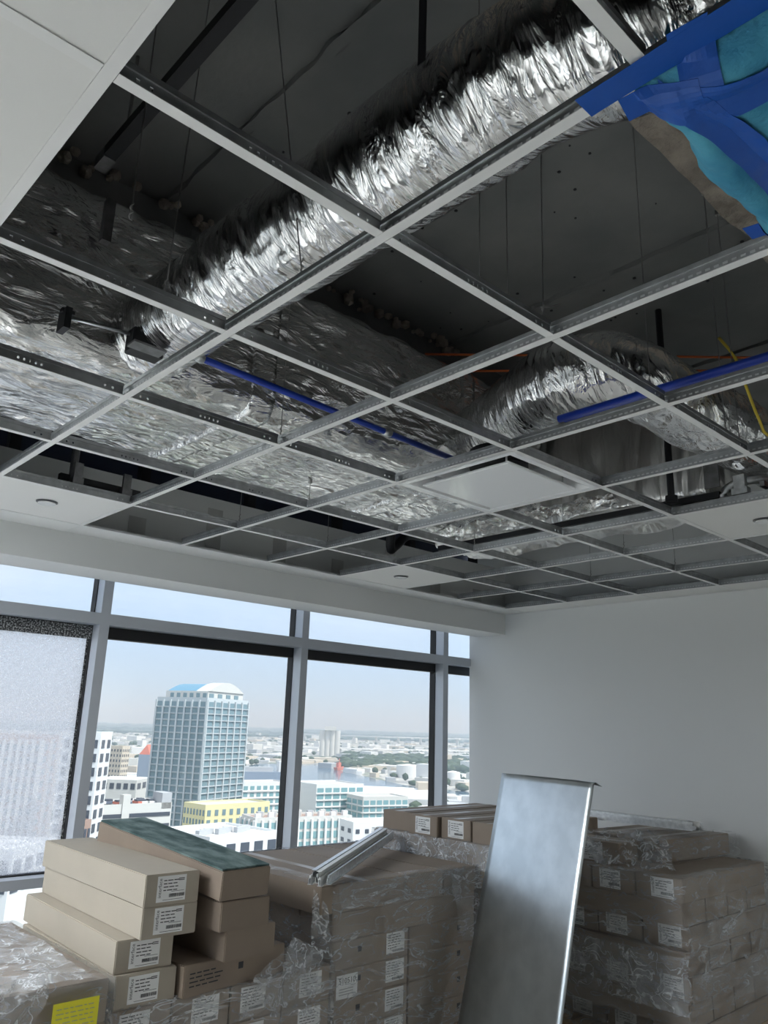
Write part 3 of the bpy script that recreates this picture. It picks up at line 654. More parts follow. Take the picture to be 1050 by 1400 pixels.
def carton(label, x0, y0, z0, w, l, h, yaw=0, m_='carton', labels=(), group=None, seam='y', tilt=0, name='carton', square=None, scale=1.0, gap=.007):
    """x0,y0 = near left corner; w along x, l along y. labels: (face, offset along face, height fraction, kind)"""
    c, s = math.cos(yaw), math.sin(yaw)
    cx, cy = x0 + c * w / 2 - s * l / 2, y0 + s * w / 2 + c * l / 2
    t = tag(empty(name, (cx, cy, z0), yaw), label, 'carton', group)
    if tilt:
        t.rotation_euler = (tilt, 0, yaw); t.location.z += math.sin(tilt) * l / 2
    w, l, h = w - gap, l - gap, h - .001
    b = obj('carton_body', carton_mesh(w, l, h, m_), None, t)
    bm = bmesh.new()
    if seam == 'y': box(bm, -.024, .024, -l / 2 + .001, l / 2 - .001, h - .0004, h + .0004); box(bm, -.0008, .0008, -l / 2 + .001, l / 2 - .001, h + .0004, h + .0006)
    elif seam == 'x': box(bm, -w / 2 + .001, w / 2 - .001, -.024, .024, h - .0004, h + .0004)
    if seam: obj('packing_tape', bm, MT['tape'], t)
    else: bm.free()
    for face, off, fr, kind in labels:
        lo = obj('label', ME_LABEL, None, t)
        sc_ = scale * min(1.0, (h - .012) / LH); lo.scale = (sc_, 1, sc_)
        if face == '-y': lo.location = (off, -l / 2 - .0007, h * fr)
        elif face == '-x': lo.location = (-w / 2 - .0007, off, h * fr); lo.rotation_euler = (0, 0, -PI / 2)
        obj('print', PR_MAIN if kind == 'main' else PR_PLAIN, None, lo)
    if square:
        face, off, fr = square; bm = bmesh.new(); box(bm, -.013, .013, -.001, 0, -.013, .013); q = obj('handling_mark', bm, MT['print'], t)
        if face == '-y': q.location = (off, -l / 2 - .0002, h * fr)
        else: q.location = (-w / 2 - .0002, off, h * fr); q.rotation_euler = (0, 0, -PI / 2)
    return t
def pallet(label, x0, x1, y0, y1):
    t = tag(empty('wooden_pallet', ((x0 + x1) / 2, (y0 + y1) / 2, 0)), label, 'pallet'); w, l = (x1 - x0) / 2, (y1 - y0) / 2
    for k in range(7):
        y = -l + (2 * l - .09) * k / 6; bm = bmesh.new(); box(bm, -w, w, y, y + .09, .092, .11); obj('deck_board', bm, MT['wood'], t)
    for k in range(3):
        x = -w + (2 * w - .06) * k / 2; bm = bmesh.new(); box(bm, x, x + .06, -l, l, .016, .092); obj('stringer', bm, MT['wood'], t)
    for k in range(3):
        y = -l + (2 * l - .09) * k / 2; bm = bmesh.new(); box(bm, -w, w, y, y + .09, 0, .016); obj('bottom_board', bm, MT['wood'], t)
    return t
def wrap_shell(label, x0, x1, y0, y1, z0, z1, amp=.010, lip=.10, top=None, name='stretch_wrap', open_sides=()):
    """film wound round a pallet load: wrinkled skirt that folds a little over the top edge"""
    t = tag(empty(name, ((x0 + x1) / 2, (y0 + y1) / 2, z0)), label, 'plastic wrap')
    per = []; st = .025; r = .012
    a0, a1, b0, b1 = x0 - r, x1 + r, y0 - r, y1 + r
    def run(pa, pb, n):
        L_ = math.dist(pa, pb); k = max(2, int(L_ / st))
        for i in range(k): per.append((pa[0] + (pb[0] - pa[0]) * i / k, pa[1] + (pb[1] - pa[1]) * i / k, n))
    run((a0, b0), (a1, b0), (0, -1)); run((a1, b0), (a1, b1), (1, 0)); run((a1, b1), (a0, b1), (0, 1)); run((a0, b1), (a0, b0), (-1, 0))
    nz_ = int((z1 - z0) / st) + 1; bm = bmesh.new(); rows = []
    for k in range(nz_ + 1):
        z = z0 + (z1 - z0) * k / nz_; row = []
        for x, y, n in per:
            q = Vector((x * 3, y * 3, z * 9)); d = amp * (ridged(q) + .5 * ridged(q * 2.3))
            row.append(bm.verts.new((x + n[0] * d, y + n[1] * d, z)))
        rows.append(row)
    for kk, ins in ((1, .35), (2, 1.0)):                    # lip folded over the top
        row = []
        for x, y, n in per:
            q = Vector((x * 4, y * 4, 5 + kk)); e_ = lip * ins * (.8 + .6 * noise.noise(q))
            cx = min(max(x, x0 + e_), x1 - e_); cy = min(max(y, y0 + e_), y1 - e_)
            row.append(bm.verts.new((cx, cy, z1 + .006 + .010 * abs(noise.noise(q * 2)))))
        rows.append(row)
    m = len(per)
    for a, b in zip(rows, rows[1:]):
        for k in range(m): bm.faces.new((a[k], a[(k + 1) % m], b[(k + 1) % m], b[k]))
    child('film', bm, MT['film'], t, True)
    return t
def crumple(par, corners, nu, nv, amp, seed, name='loose_film', freq=9, m_='film_heavy', sag=0):
    """loose crumpled film draped between four corners"""
    A, B, C_, D = [Vector(c) for c in corners]; bm = bmesh.new(); g = []
    nrm = (B - A).cross(D - A).normalized()
    for i in range(nu + 1):
        row = []
        for k in range(nv + 1):
            u, v = i / nu, k / nv; p = A * (1 - u) * (1 - v) + B * u * (1 - v) + C_ * u * v + D * (1 - u) * v
            q = p * freq + Vector((seed, 0, 0))
            d = amp * (ridged(q) * 1.3 + .6 * ridged(q * 2.2) + .3 * noise.noise(q * 4) - .2)
            ed = .6 * amp * noise.noise(q * 1.5) if i in (0, nu) or k in (0, nv) else 0
            row.append(bm.verts.new(p + nrm * d + (B - A).normalized() * ed - Vector((0, 0, sag * math.sin(PI * u) * math.sin(PI * v)))))
        g.append(row)
    for a, b in zip(g, g[1:]):
        for k in range(nv): bm.faces.new((a[k], a[k + 1], b[k + 1], b[k]))
    return child(name, bm, MT[m_], par, True)
# ---- left carton stacks on the low wrapped pallet by the windows
H = .1225
pallet('wooden pallet under the low wrapped load with the two carton stacks', 1.84, 2.96, 2.74, 3.80)
zr = [.11, .2567, .4034]
for r, nm in ((2, 'top'), (1, 'second'), (0, 'bottom')):
    for k, cn in enumerate(('left end', 'left middle', 'right middle', 'right end')):
        x = 1.84 + k * .28
        carton('plastic wrapped carton, %s of the %s row under the two left stacks' % (cn, nm), x, 2.74, zr[r], .28, 1.06, .1467, 0, 'carton', [('-y', .02 if k % 2 else -.02, .55, 'plain')], 'wrapped cartons under the left stacks', seam=None, scale=1.0)
w1 = wrap_shell('clear stretch wrap round the low load under the two carton stacks', 1.84, 2.96, 2.74, 3.80, .10, .552, amp=.012)
# stack nearest the left
carton('topmost long pale carton of the left stack, plain top, label on its end', 1.923, 2.699, .9175, .252, 1.16, H, -.02, 'carton_light', [('-y', -.005, .52, 'main')], 'long cartons of the left stack', seam=None)
carton('second long pale carton down in the left stack, flush under the top one', 1.932, 2.715, .795, .252, 1.14, H, -.025, 'carton_light', [('-y', -.005, .52, 'main')], 'long cartons of the left stack', seam=None)
carton('third long carton down in the left stack, pushed out to the left', 1.857, 2.762, .6725, .255, 1.10, H, -.03, 'carton_light', [('-y', .0, .52, 'main')], 'long cartons of the left stack', seam=None)
carton('lowest carton of the left stack, label facing out above the wrapped load', 1.859, 2.742, .55, .272, 1.06, H, -.01, 'carton_light', [('-y', -.01, .52, 'main')], 'long cartons of the left stack', seam=None)
c1 = carton('tilted carton topped with a green carpet sample on the second stack', 2.225, 2.61, .921, .262, 1.12, .118, .06, 'carton_dark', (), 'long cartons of the second stack', seam=None, tilt=.085)
bm = bmesh.new(); n = 26
gv = [[bm.verts.new((-.126 + .252 * i / 8, -.545 + 1.09 * k / n, .119 + .0025 * noise.noise(Vector((i * .6, k * .3, 0))))) for k in range(n + 1)] for i in range(9)]
for a, b in zip(gv, gv[1:]):
    for k in range(n): bm.faces.new((a[k], a[k + 1], b[k + 1], b[k]))
ex = bmesh.ops.extrude_face_region(bm, geom=bm.faces[:]); [setattr(v, 'co', v.co + Vector((0, 0, .007))) for v in ex['geom'] if isinstance(v, bmesh.types.BMVert)]
cs = obj('carpet_sample', bm, MT['carpet']); tag(cs, 'dark green carpet sample lying on the tilted carton', 'carpet')
cs.location = c1.location; cs.rotation_euler = c1.rotation_euler
carton('dark carton just under the tilted one in the second stack', 2.25, 2.635, .795, .262, 1.08, .119, .03, 'carton_dark', (), 'long cartons of the second stack', seam=None)
carton('third dark carton of the second stack, sticking out to the right', 2.295, 2.655, .6725, .275, 1.08, H, .05, 'carton_dark', (), 'long cartons of the second stack', seam=None)
c4 = carton('wide dark bottom carton of the second stack with printed side and black square', 2.145, 2.71, .55, .56, .60, H, .10, 'carton_dark', (), 'long cartons of the second stack', seam=None, square=('-y', .02, .62))
bm = bmesh.new(); rnd = random.Random(4)
for r in range(4):
    x = -.25
    for k in range(4):
        w = rnd.uniform(.02, .05); flat(bm, x, x + w, .085 - r * .016, .090 - r * .016); x += w + .008
        if x > -.1: break
bm2 = obj('side_print', mesh_from(bm, 'side_print', recalc=False), MT['faint_print'] if False else MT['print'], c4, (0, -.2995, 0))
# loose film between the stacks
crumple(w1, [(2.72, 2.74, .70), (2.90, 2.72, .62), (2.84, 2.705, .36), (2.60, 2.715, .40)], 18, 26, .03, 3)
crumple(w1, [(2.50, 2.70, .585), (2.75, 2.72, .70), (2.72, 2.70, .45), (2.42, 2.70, .42)], 18, 22, .02, 8, m_='film')
# ---- far left low wrapped load with yellow label
pallet('wooden pallet under the crumpled wrapped load at the lower left', .72, 1.80, 2.66, 3.74)
for r, nm in ((3, 'top'), (2, 'second'), (1, 'third'), (0, 'bottom')):
    for k, cn in enumerate(('left', 'right')):
        t = carton('brown carton, %s half of the %s row in the film covered load at lower left' % (cn, nm), .72 + .54 * k, 2.66, .11 + r * .1475, .54, 1.08, .1475, 0, 'carton', (), 'cartons of the lower left load', seam='x' if r == 3 else None)
w0 = wrap_shell('wrinkled clear film over the low load at the lower left', .72, 1.80, 2.66, 3.74, .10, .702, amp=.016, lip=.3)
crumple(w0, [(.80, 2.70, .708), (1.74, 2.64, .708), (1.76, 3.70, .708), (.80, 3.70, .708)], 50, 54, .022, 1, m_='film_heavy', freq=(5))
crumple(w0, [(1.15, 2.62, .74), (1.56, 2.62, .76), (1.50, 2.60, .54), (1.10, 2.61, .50)], 26, 22, .04, 5)
bm = bmesh.new(); box(bm, -.085, .085, 0, .0006, -.062, .062)
yl = child('yellow_label', bm, MT['yellow'], w0); yl.matrix_parent_inverse = Matrix(); yl.location = (1.655 - 1.26, 2.612 - 3.20, .60 - .10); yl.rotation_euler = (0, 0, .0)
bm = bmesh.new(); rnd = random.Random(9)
for r in range(6):
    x = -.072
    while x < .06:
        w = rnd.uniform(.01, .03); flat(bm, x, min(.072, x + w), .040 - r * .015, .0425 - r * .015); x += w + .006
obj('print', mesh_from(bm, 'print', recalc=False), MT['faint_print'], yl)
# ---- centre pallet
PX0, PX1, PY0, PY1 = 2.985, 4.055, 2.775, 3.86
pallet('wooden pallet under the centre wrapped load carrying the white tees', PX0, PX1, PY0, PY1)
hh = .13
for r in range(6):
    z = .11 + r * hh; nm = ('bottom', 'fifth', 'fourth', 'third', 'second', 'top')[r]
    if r == 5:
        for k, (xa, xb) in enumerate(((-.09, .50), (.50, .79), (.79, 1.07))):
            carton('%s brown carton of the top row on the centre wrapped load' % ('wide left', 'middle', 'right end')[k], PX0 + xa, PY0 - .01, z, xb - xa, 1.09, hh, 0, 'carton', (), 'cartons of the centre load', seam='y' if k == 0 else None)
    elif r == 4:
        for k in range(4):
            carton('long unlabelled carton spanning the second row of the centre load, %s' % ('nearest the camera', 'second from the front', 'third from the front', 'nearest the windows')[k], PX0, PY0 + k * .27, z, 1.07, .27, hh, 0, 'carton', (), 'cartons of the centre load', seam=None)
    else:
        for k in range(2):
            t = carton('%s carton of the %s row in the centre wrapped load' % (('left labelled', 'right black squared')[k], nm), PX0 + k * .535, PY0, z, .535, 1.08, hh, 0, 'carton', [('-y', .17, .55, 'plain')] if k == 0 else (), 'cartons of the centre load', seam=None, square=('-y', .13, .6) if k else ('-y', -.08, .6))
            if k == 0 and r == 2:
                bm = bmesh.new(); box(bm, -.068, .068, 0, .0006, -.052, .052)
                tk = obj('number_label', bm, MT['label'], t, (-.16, -.5425, .055))
                me = text_mesh('510510', .036, 0, (0, .024)); me.materials.append(MT['print']); obj('number', me, None, tk)
                bm = bmesh.new()
                for q in range(3): flat(bm, -.05, .04, -.012 - q * .012, -.008 - q * .012)
                obj('print', mesh_from(bm, 'print', recalc=False), MT['faint_print'], tk)
w2 = wrap_shell('stretch wrap round the centre load beside the galvanised sheet', PX0, PX1, PY0, PY1, .10, .892, amp=.010, lip=.05)
crumple(w2, [(2.87, 2.80, .885), (2.93, 2.75, .80), (2.98, 2.75, .52), (2.86, 2.77, .50)], 18, 34, .03, 12)
crumple(w2, [(3.0, 2.745, .89), (4.05, 2.745, .89), (4.06, 2.735, .76), (3.0, 2.735, .78)], 44, 12, .018, 15, m_='film')
crumple(w2, [(3.80, 2.735, .90), (4.07, 2.735, .90), (4.08, 2.735, .50), (3.90, 2.735, .52)], 16, 24, .022, 18, m_='film')
# ---- pallet behind with the three open boxes on top
QX, QY0, QY1 = 4.10, 2.56, 3.70
pallet('wooden pallet under the load in the window corner', QX, QX + 1.05, QY0, QY1)
for r in range(7):
    z = .11 + r * .127; nm = ('bottom', 'seventh', 'sixth', 'fifth', 'fourth', 'third', 'second')[r]
    for k in range(2):
        carton('wrapped carton in the %s row of the window corner load, %s half' % (nm, ('near', 'far')[k]), QX, QY0 + .57 * k, z, 1.05, .57, .127, 0, 'carton', (), 'cartons of the window corner load', seam=None)
for k, (ya, lb) in enumerate(((2.585, 'nearest carton on top of the window corner load, partly behind the sheet'), (2.855, 'second labelled carton on top of the window corner load'), (3.115, 'third labelled carton on top of the window corner load'), (3.385, 'farthest carton on top of the window corner load, next to the mullion'))):
    carton(lb, QX + (0, .01, -.01, .02)[k], ya, 1.0, 1.0, .255, .12, (.01, -.02, .0, .03)[k], 'carton_light' if False else 'carton', [('-x', .0, .5, 'main')] if k in (1, 2) else (), 'cartons on top of the window corner load', seam='x')
w3 = wrap_shell('shiny stretch wrap round the window corner load', QX, QX + 1.05, QY0, QY1, .10, .998, amp=.014, lip=.06)
crumple(w3, [(QX - .02, 2.56, 1.0), (QX - .02, 3.70, 1.0), (QX - .03, 3.70, .86), (QX - .03, 2.56, .86)], 50, 12, .022, 21)
# ---- right pallet
RX0, RX1, RY0, RY1 = 4.45, 5.50, 1.70, 2.52
pallet('wooden pallet under the tall wrapped load by the white wall', RX0, RX1, RY0, RY1)
for r in range(7):
    z = .11 + r * .1173; nm = ('bottom', 'sixth', 'fifth', 'fourth', 'third', 'second', 'top')[r]
    if r % 2 == 0:
        for k in range(3):
            dx = (.10, .04, .05, .02)[r // 2 - 0] if r < 6 else 0
            carton('%s labelled carton of the %s row in the load by the white wall' % (('nearest', 'middle', 'farthest')[k], nm), RX0 + dx, RY0 + k * .273, z, 1.05 - dx, .273, .1173, 0, 'carton', [('-x', .02 if k else -.02, .52, 'main')], 'cartons of the load by the white wall', seam=None, scale=1.0)
    else:
        for k in range(4):
            carton('%s row lengthwise carton of the load by the wall, %s' % (nm, ('at the sheet side', 'second from the sheet', 'third from the sheet', 'at the wall side')[k]), RX0 + .01 + k * .26, RY0 + .01, z, .26, .80, .1173, 0, 'carton', (), 'cartons of the load by the white wall', seam=None)
carton('film covered carton lying on top of the load by the white wall', 4.83, 2.02, .931, .82, .30, .125, -.06, 'carton', (), 'cartons on the load by the white wall', seam='x')
carton('carton half hidden under loose film on top of the load by the white wall', 4.58, 2.14, .931, .26, .34, .115, .1, 'carton', [('-x', 0, .5, 'plain')], 'cartons on the load by the white wall', seam='y')
carton('carton behind the film covered one on top of the load by the white wall', 4.86, 2.34, .931, .82, .26, .125, -.06, 'carton', (), 'cartons on the load by the white wall', seam='x')
w4 = wrap_shell('milky stretch wrap round the tall load by the white wall', RX0, RX1, RY0, RY1, .10, .932, amp=.014, lip=.05)
crumple(w4, [(4.44, 2.20, .945), (4.52, 1.76, .94), (4.86, 2.00, 1.08), (4.62, 2.44, 1.09)], 40, 40, .045, 31)
crumple(w4, [(4.80, 1.99, 1.06), (5.66, 1.94, 1.065), (5.62, 2.32, 1.07), (4.80, 2.36, 1.07)], 40, 24, .012, 33, m_='film')
crumple(w4, [(4.78, 1.985, 1.06), (5.66, 1.93, 1.06), (5.66, 1.91, .935), (4.95, 1.96, .935)], 36, 14, .016, 35, m_='film')
crumple(w4, [(4.425, 2.50, .56), (4.425, 1.69, .56), (4.42, 1.69, .30), (4.42, 2.50, .30)], 40, 18, .03, 37)
crumple(w4, [(4.44, 1.68, .70), (5.50, 1.675, .78), (5.50, 1.67, .30), (4.44, 1.672, .30)], 44, 30, .014, 39, m_='film')
# ---- tee bundles
def tee_profile(length, flip):
    bm = bmesh.new(); s = -1 if flip else 1
    box(bm, -.012, .012, 0, length, 0, .0018); box(bm, -.0014, .0014, 0, length, min(0, s * .04) if flip else .0018, 0 if flip else .04)
    box(bm, -.004, .004, 0, length, (-.04 if flip else .028), (-.028 if flip else .04)); return bm
def bundle(label, A, B, rows, tilt=0):
    A, B = Vector(A), Vector(B); d = B - A; t = tag(empty('tee_bundle', A, math.atan2(d.y, d.x) - PI / 2), label, 'ceiling tees', None); ln = math.hypot(d.x, d.y)
    t.rotation_euler = Euler((math.atan2(d.z, ln), 0, math.atan2(d.y, d.x) - PI / 2)); rnd = random.Random(2)
    for dx, dz, rot, off, m_ in rows:
        o = obj('tee', tee_profile(d.length, False), MT[m_], t, (dx, off, dz)); o.rotation_euler = (0, rot, 0)
        for yy in (.0, d.length):
            bm = bmesh.new(); s = -1 if yy == 0 else 1; box(bm, -.0012, .0012, yy, yy + s * .02, .006, .03) if s > 0 else box(bm, -.0012, .0012, -.02, 0, .006, .03); obj('end_clip', bm, MT['galv'], o)
    return t
bundle('bundle of white ceiling tees lying across the centre load', (2.79, 2.67, .922), (3.93, 3.42, .97),
       [(-.035, 0, 0, 0, 'white_metal'), (-.008, .004, .0, .02, 'galv'), (.02, 0, 0, -.02, 'white_metal'), (.046, .0, 0, .03, 'galv'), (.005, .06, PI, .01, 'white_metal'), (-.03, .058, PI, .04, 'galv')])
bundle('bundle of galvanised ceiling tees on top of the load by the white wall', (5.27, 2.02, 1.088), (5.17, 2.74, 1.10),
       [(-.03, 0, 0, 0, 'galv'), (0, 0, 0, .03, 'white_metal'), (.03, 0, 0, -.02, 'galv'), (-.015, .055, PI, .02, 'galv'), (.018, .055, PI, -.03, 'white_metal')])
# ---- leaning galvanised sheet
TL = CAM + ray(687, 1057) * 4.62
psi, th = -1.758, .251
ev = Vector((math.cos(psi), math.sin(psi), 0)); nv_ = Vector((-math.sin(psi), math.cos(psi), 0)); uv = Vector((0, 0, math.cos(th))) + nv_ * math.sin(th)
WS = .716; LS = TL.z / uv.z; base = TL - uv * LS
t = tag(empty('galvanised_sheet', base + ev * WS / 2), 'galvanised steel sheet leaning upright against the wrapped cartons', 'metal sheet')
bm = bmesh.new(); nrm = ev.cross(uv); g = []
nu, nv2 = 16, 40
for side in (0, 1):
    rows = []
    for i in range(nu + 1):
        row = []
        for k in range(nv2 + 1):
            u, v = i / nu, k / nv2; b_ = .006 * noise.noise(Vector((u * 1.6, v * 2.4, 1))) + .010 * math.sin(PI * u) * (v - .5)
            row.append(bm.verts.new(base + ev * WS * u + uv * LS * v + nrm * (b_ + side * .0015)))
        rows.append(row)
    g.append(rows)
for rows in g:
    for a, b in zip(rows, rows[1:]):
        for k in range(nv2): bm.faces.new((a[k], a[k + 1], b[k + 1], b[k]))
for k in range(nv2):
    bm.faces.new((g[0][0][k], g[0][0][k + 1], g[1][0][k + 1], g[1][0][k])); bm.faces.new((g[0][nu][k], g[0][nu][k + 1], g[1][nu][k + 1], g[1][nu][k]))
for i in range(nu):
    for k in (0, nv2): bm.faces.new((g[0][i][k], g[0][i + 1][k], g[1][i + 1][k], g[1][i][k]))
child('sheet', bm, MT['sheet'], t, True)
bm = bmesh.new(); q0 = TL + ev * (WS - .10); q1 = TL + ev * (WS + .012)
vs = [bm.verts.new(p) for p in (q0, q1, q1 - nrm * .05 - uv * .01, q0 - nrm * .004)]; bm.faces.new(vs)
ex = bmesh.ops.extrude_face_region(bm, geom=bm.faces[:]); [setattr(v, 'co', v.co - uv * .0016) for v in ex['geom'] if isinstance(v, bmesh.types.BMVert)]
child('bent_corner', bm, MT['sheet'], t)

# ================================================================== THE CITY OUTSIDE (eye about 75 m above the ground)
GZ = CAM.z - 75.0
def az(u):
    lo, hi = 700.0, 1400.0
    v = 963.3 + (u + 505.5) / (1717.9 + 505.5) * (1034.0 - 963.3); d = ray(u, v); return Vector((d.x, d.y)).normalized()
def spot(u, dist): a = az(u); return Vector((CAM.x + a.x * dist, CAM.y + a.y * dist))
def hgt(u, v, dist):
    d = ray(u, v); return CAM.z + d.z / math.hypot(d.x, d.y) * dist
CMAT = {}
def cm(name, col, rough=.8, col2=None, ns=.2, metal=0):
    if name not in CMAT: CMAT[name] = mat('city_' + name, col, rough, metal, col2=col2, nscale=ns)
    return CMAT[name]
cm('white', (.78, .78, .76)); cm('offwhite', (.66, .65, .61)); cm('beige', (.60, .53, .43)); cm('yellow', (.80, .73, .42)); cm('grey', (.48, .49, .50)); cm('brick', (.38, .26, .21))
cm('glass', (.20, .29, .32), .15); cm('glass_teal', (.22, .38, .40), .15); cm('dark', (.07, .08, .10), .4); cm('roof', (.55, .54, .52)); cm('redroof', (.62, .20, .14)); cm('bluegreen', (.13, .30, .42), .4)
cm('pale', (.55, .59, .60)); cm('navy', (.12, .15, .20), .4); cm('navyface', (.30, .36, .44), .5)
bm = bmesh.new(); box(bm, -.5, .5, -.5, .5, -.5, .5); ME_UNIT = {}
base_unit = mesh_from(bm, 'unit')
def unit(m_):
    if m_ not in ME_UNIT:
        me = base_unit.copy(); me.materials.append(CMAT[m_]); ME_UNIT[m_] = me
    return ME_UNIT[m_]
def ub(name, par, m_, c, s, rz=0):
    o = bpy.data.objects.new(name, unit(m_)); COL.objects.link(o); o.parent = par; o.location = c; o.scale = s; o.rotation_euler = (0, 0, rz); return o
def building(name, label, uL, uN, uR, vtop, dist, phi, wall, glass, floors=0, baysL=0, baysR=0, fh=3.1, wfrac=(.62, .62), zlow=None, slabs=None, pil=None, parapet=.9, roof='roof', group=None, cat='building', lw=None, rw=None):
    """near corner at azimuth uN; left wall recedes to uL, right wall to uR"""
    P = spot(uN, dist); a = az(uN); perpL = Vector((-a.y, a.x)); perpR = -perpL
    eL = (perpL * math.cos(phi) + a * math.sin(phi)); eR = (perpR * math.sin(phi) + a * math.cos(phi))
    def wid(u, e, side):
        b = az(u); # intersect P + e*s with the ray of azimuth u
        det = e.x * -b.y + b.x * e.y; r = Vector((CAM.x, CAM.y)) - P
        return (r.x * -b.y + b.x * r.y) / det
    wl = lw or wid(uL, eL, 0); wr = rw or wid(uR, eR, 1)
    H_ = hgt(uN, vtop, dist) - GZ; ang = math.atan2(eR.y, eR.x)
    t = tag(empty(name, (P.x, P.y, GZ), ang), label, cat, group)      # local x = right wall, local y = left wall
    ub('wall', t, wall, (wr / 2, wl / 2, H_ / 2), (wr, wl, H_)); ub('roof', t, roof, (wr / 2, wl / 2, H_ + .15), (wr - 1, wl - 1, .3))
    if parapet:
        for c, s in (((wr / 2, .2, H_ + parapet / 2), (wr, .4, parapet)), ((wr / 2, wl - .2, H_ + parapet / 2), (wr, .4, parapet)), ((.2, wl / 2, H_ + parapet / 2), (.4, wl - .8, parapet)), ((wr - .2, wl / 2, H_ + parapet / 2), (.4, wl - .8, parapet))):
            ub('parapet', t, wall, c, s)
    for side, n, W in (('R', baysR, wr), ('L', baysL, wl)):
        if not n: continue
        b = W / n
        for f in range(floors):
            z = H_ - (f + .5) * fh - .4
            for k in range(n):
                c = (k + .5) * b
                if side == 'R': ub('window', t, glass, (c, -.02, z), (b * wfrac[0], .25, fh * wfrac[1]))
                else: ub('window', t, glass, (-.02, c, z), (.25, b * wfrac[0], fh * wfrac[1]))
            if slabs:
                if side == 'R': ub('floor_slab', t, slabs, (W / 2, -.3, z - fh / 2), (W, .9, .3))
                else: ub('floor_slab', t, slabs, (-.3, W / 2, z - fh / 2), (.9, W, .3))
        if pil:
            for k in range(n + 1):
                if side == 'R': ub('pilaster', t, pil, (k * b, -.35, H_ / 2), (.8, .9, H_))
                else: ub('pilaster', t, pil, (-.35, k * b, H_ / 2), (.9, .8, H_))
    return t, wl, wr, H_
# residential tower with arched crown
tw, wl, wr, TH = building('glass_tower', 'tall pale glass residential tower with an arched crown seen through the window', 212, 281, 337, 957, 400, .62, 'pale', 'glass', 20, 7, 6, fh=3.05, wfrac=(.78, .74), slabs='pale', pil='pale', parapet=1.2, cat='tower')
ub('crown_block', tw, 'offwhite', (wr * .5, wl * .48, TH + 2.2), (wr * .86, wl * .84, 4.4))
for k in range(6):
    ub('crown_window', tw, 'glass', (wr * .07 - .1, wl * (.12 + .13 * k), TH + 2.2), (.3, wl * .07, 2.4))
for k in range(4):
    ub('crown_window', tw, 'glass', (wr * (.15 + .2 * k), wl * .06 - .1, TH + 2.2), (wr * .1, .3, 2.2))
bm = bmesh.new(); n = 16
def arch(bm, x0, x1, y0, y1, z, rise, axis):
    f = [];
    for y in ((y0, y1) if axis == 'x' else (x0, x1)):
        r = []
        for k in range(n + 1):
            tt = k / n; q = (x0 + (x1 - x0) * tt) if axis == 'x' else (y0 + (y1 - y0) * tt); zz = z + rise * math.sin(PI * tt)
            r.append(bm.verts.new((q, y, zz) if axis == 'x' else (y, q, zz)))
        f.append(r)
    for k in range(n): bm.faces.new((f[0][k], f[0][k + 1], f[1][k + 1], f[1][k]))
    bm.faces.new(f[0]); bm.faces.new(list(reversed(f[1])))
arch(bm, wr * .07, wr * .93, wl * .04, wl * .30, TH + 4.4, 4.8, 'x'); obj('arched_gable', bm, CMAT['offwhite'], tw)
bm = bmesh.new(); arch(bm, wr * .10, wr * .90, wl * .30, wl * .90, TH + 4.4, 4.2, 'x'); obj('barrel_roof', bm, CMAT['bluegreen'], tw)
# city blocks
building('white_apartment', 'white apartment block with square dark windows next to the left mullion', 90, 141, 156, 1006, 215, .35, 'white', 'dark', 11, 4, 2, fh=3.3, wfrac=(.5, .62), roof='white')
building('brown_apartment', 'brown apartment block seen through the cracked pane', -60, 62, 84, 1012, 235, .15, 'brick', 'glass', 12, 12, 2, fh=3.2, wfrac=(.45, .5), pil='offwhite')
building('beige_apartment', 'beige apartment house with a hipped tile roof behind the white block', 156, 172, 182, 1022, 560, .6, 'beige', 'dark', 6, 4, 4, fh=3.2, wfrac=(.4, .5), roof='brick')
building('flat_shed', 'long low white roofed shed left of the tower', 140, 196, 216, 1068, 470, .3, 'offwhite', 'dark', 1, 6, 3, fh=5, roof='white', parapet=.5)
rt, a_, b_, c_ = building('red_roof_hall', 'brick hall with a red sloped roof left of the tower', 195, 210, 222, 1032, 800, .5, 'navyface', 'dark', 0, 0, 0, roof='redroof', parapet=0)
bm = bmesh.new(); v = [bm.verts.new(p) for p in ((0, 0, c_), (b_, 0, c_), (b_, a_, c_), (0, a_, c_), (b_ * .2, a_ * .5, c_ + 9), (b_ * .8, a_ * .5, c_ + 9))]
for f in ((0, 1, 5, 4), (1, 2, 5), (2, 3, 4, 5), (3, 0, 4), (3, 2, 1, 0)): bm.faces.new([v[i] for i in f])
obj('sloped_roof', bm, CMAT['redroof'], rt)
gt, a_, b_, c_ = building('parking_garage', 'pale concrete parking garage with cars on its roof below the tower', 120, 150, 246, 1106, 250, 1.15, 'offwhite', 'dark', 5, 0, 0, fh=3.0, roof='roof', parapet=1.0)
for f in range(5):
    for side in range(2):
        if side == 0: ub('opening', gt, 'dark', (b_ * .5, -.02, c_ - 2.2 - f * 3.2), (b_ * .96, .3, 1.1))
        else: ub('opening', gt, 'dark', (-.02, a_ * .5, c_ - 2.2 - f * 3.2), (.3, a_ * .94, 1.1))
ub('stair_tower', gt, 'offwhite', (b_ * .35, .8, c_ - 4), (b_ * .10, 2.4, c_ * .3)); ub('stair_tower', gt, 'grey', (b_ * .92, 3, c_ + 1.5), (b_ * .14, 6, 4.5))
rnd = random.Random(12)
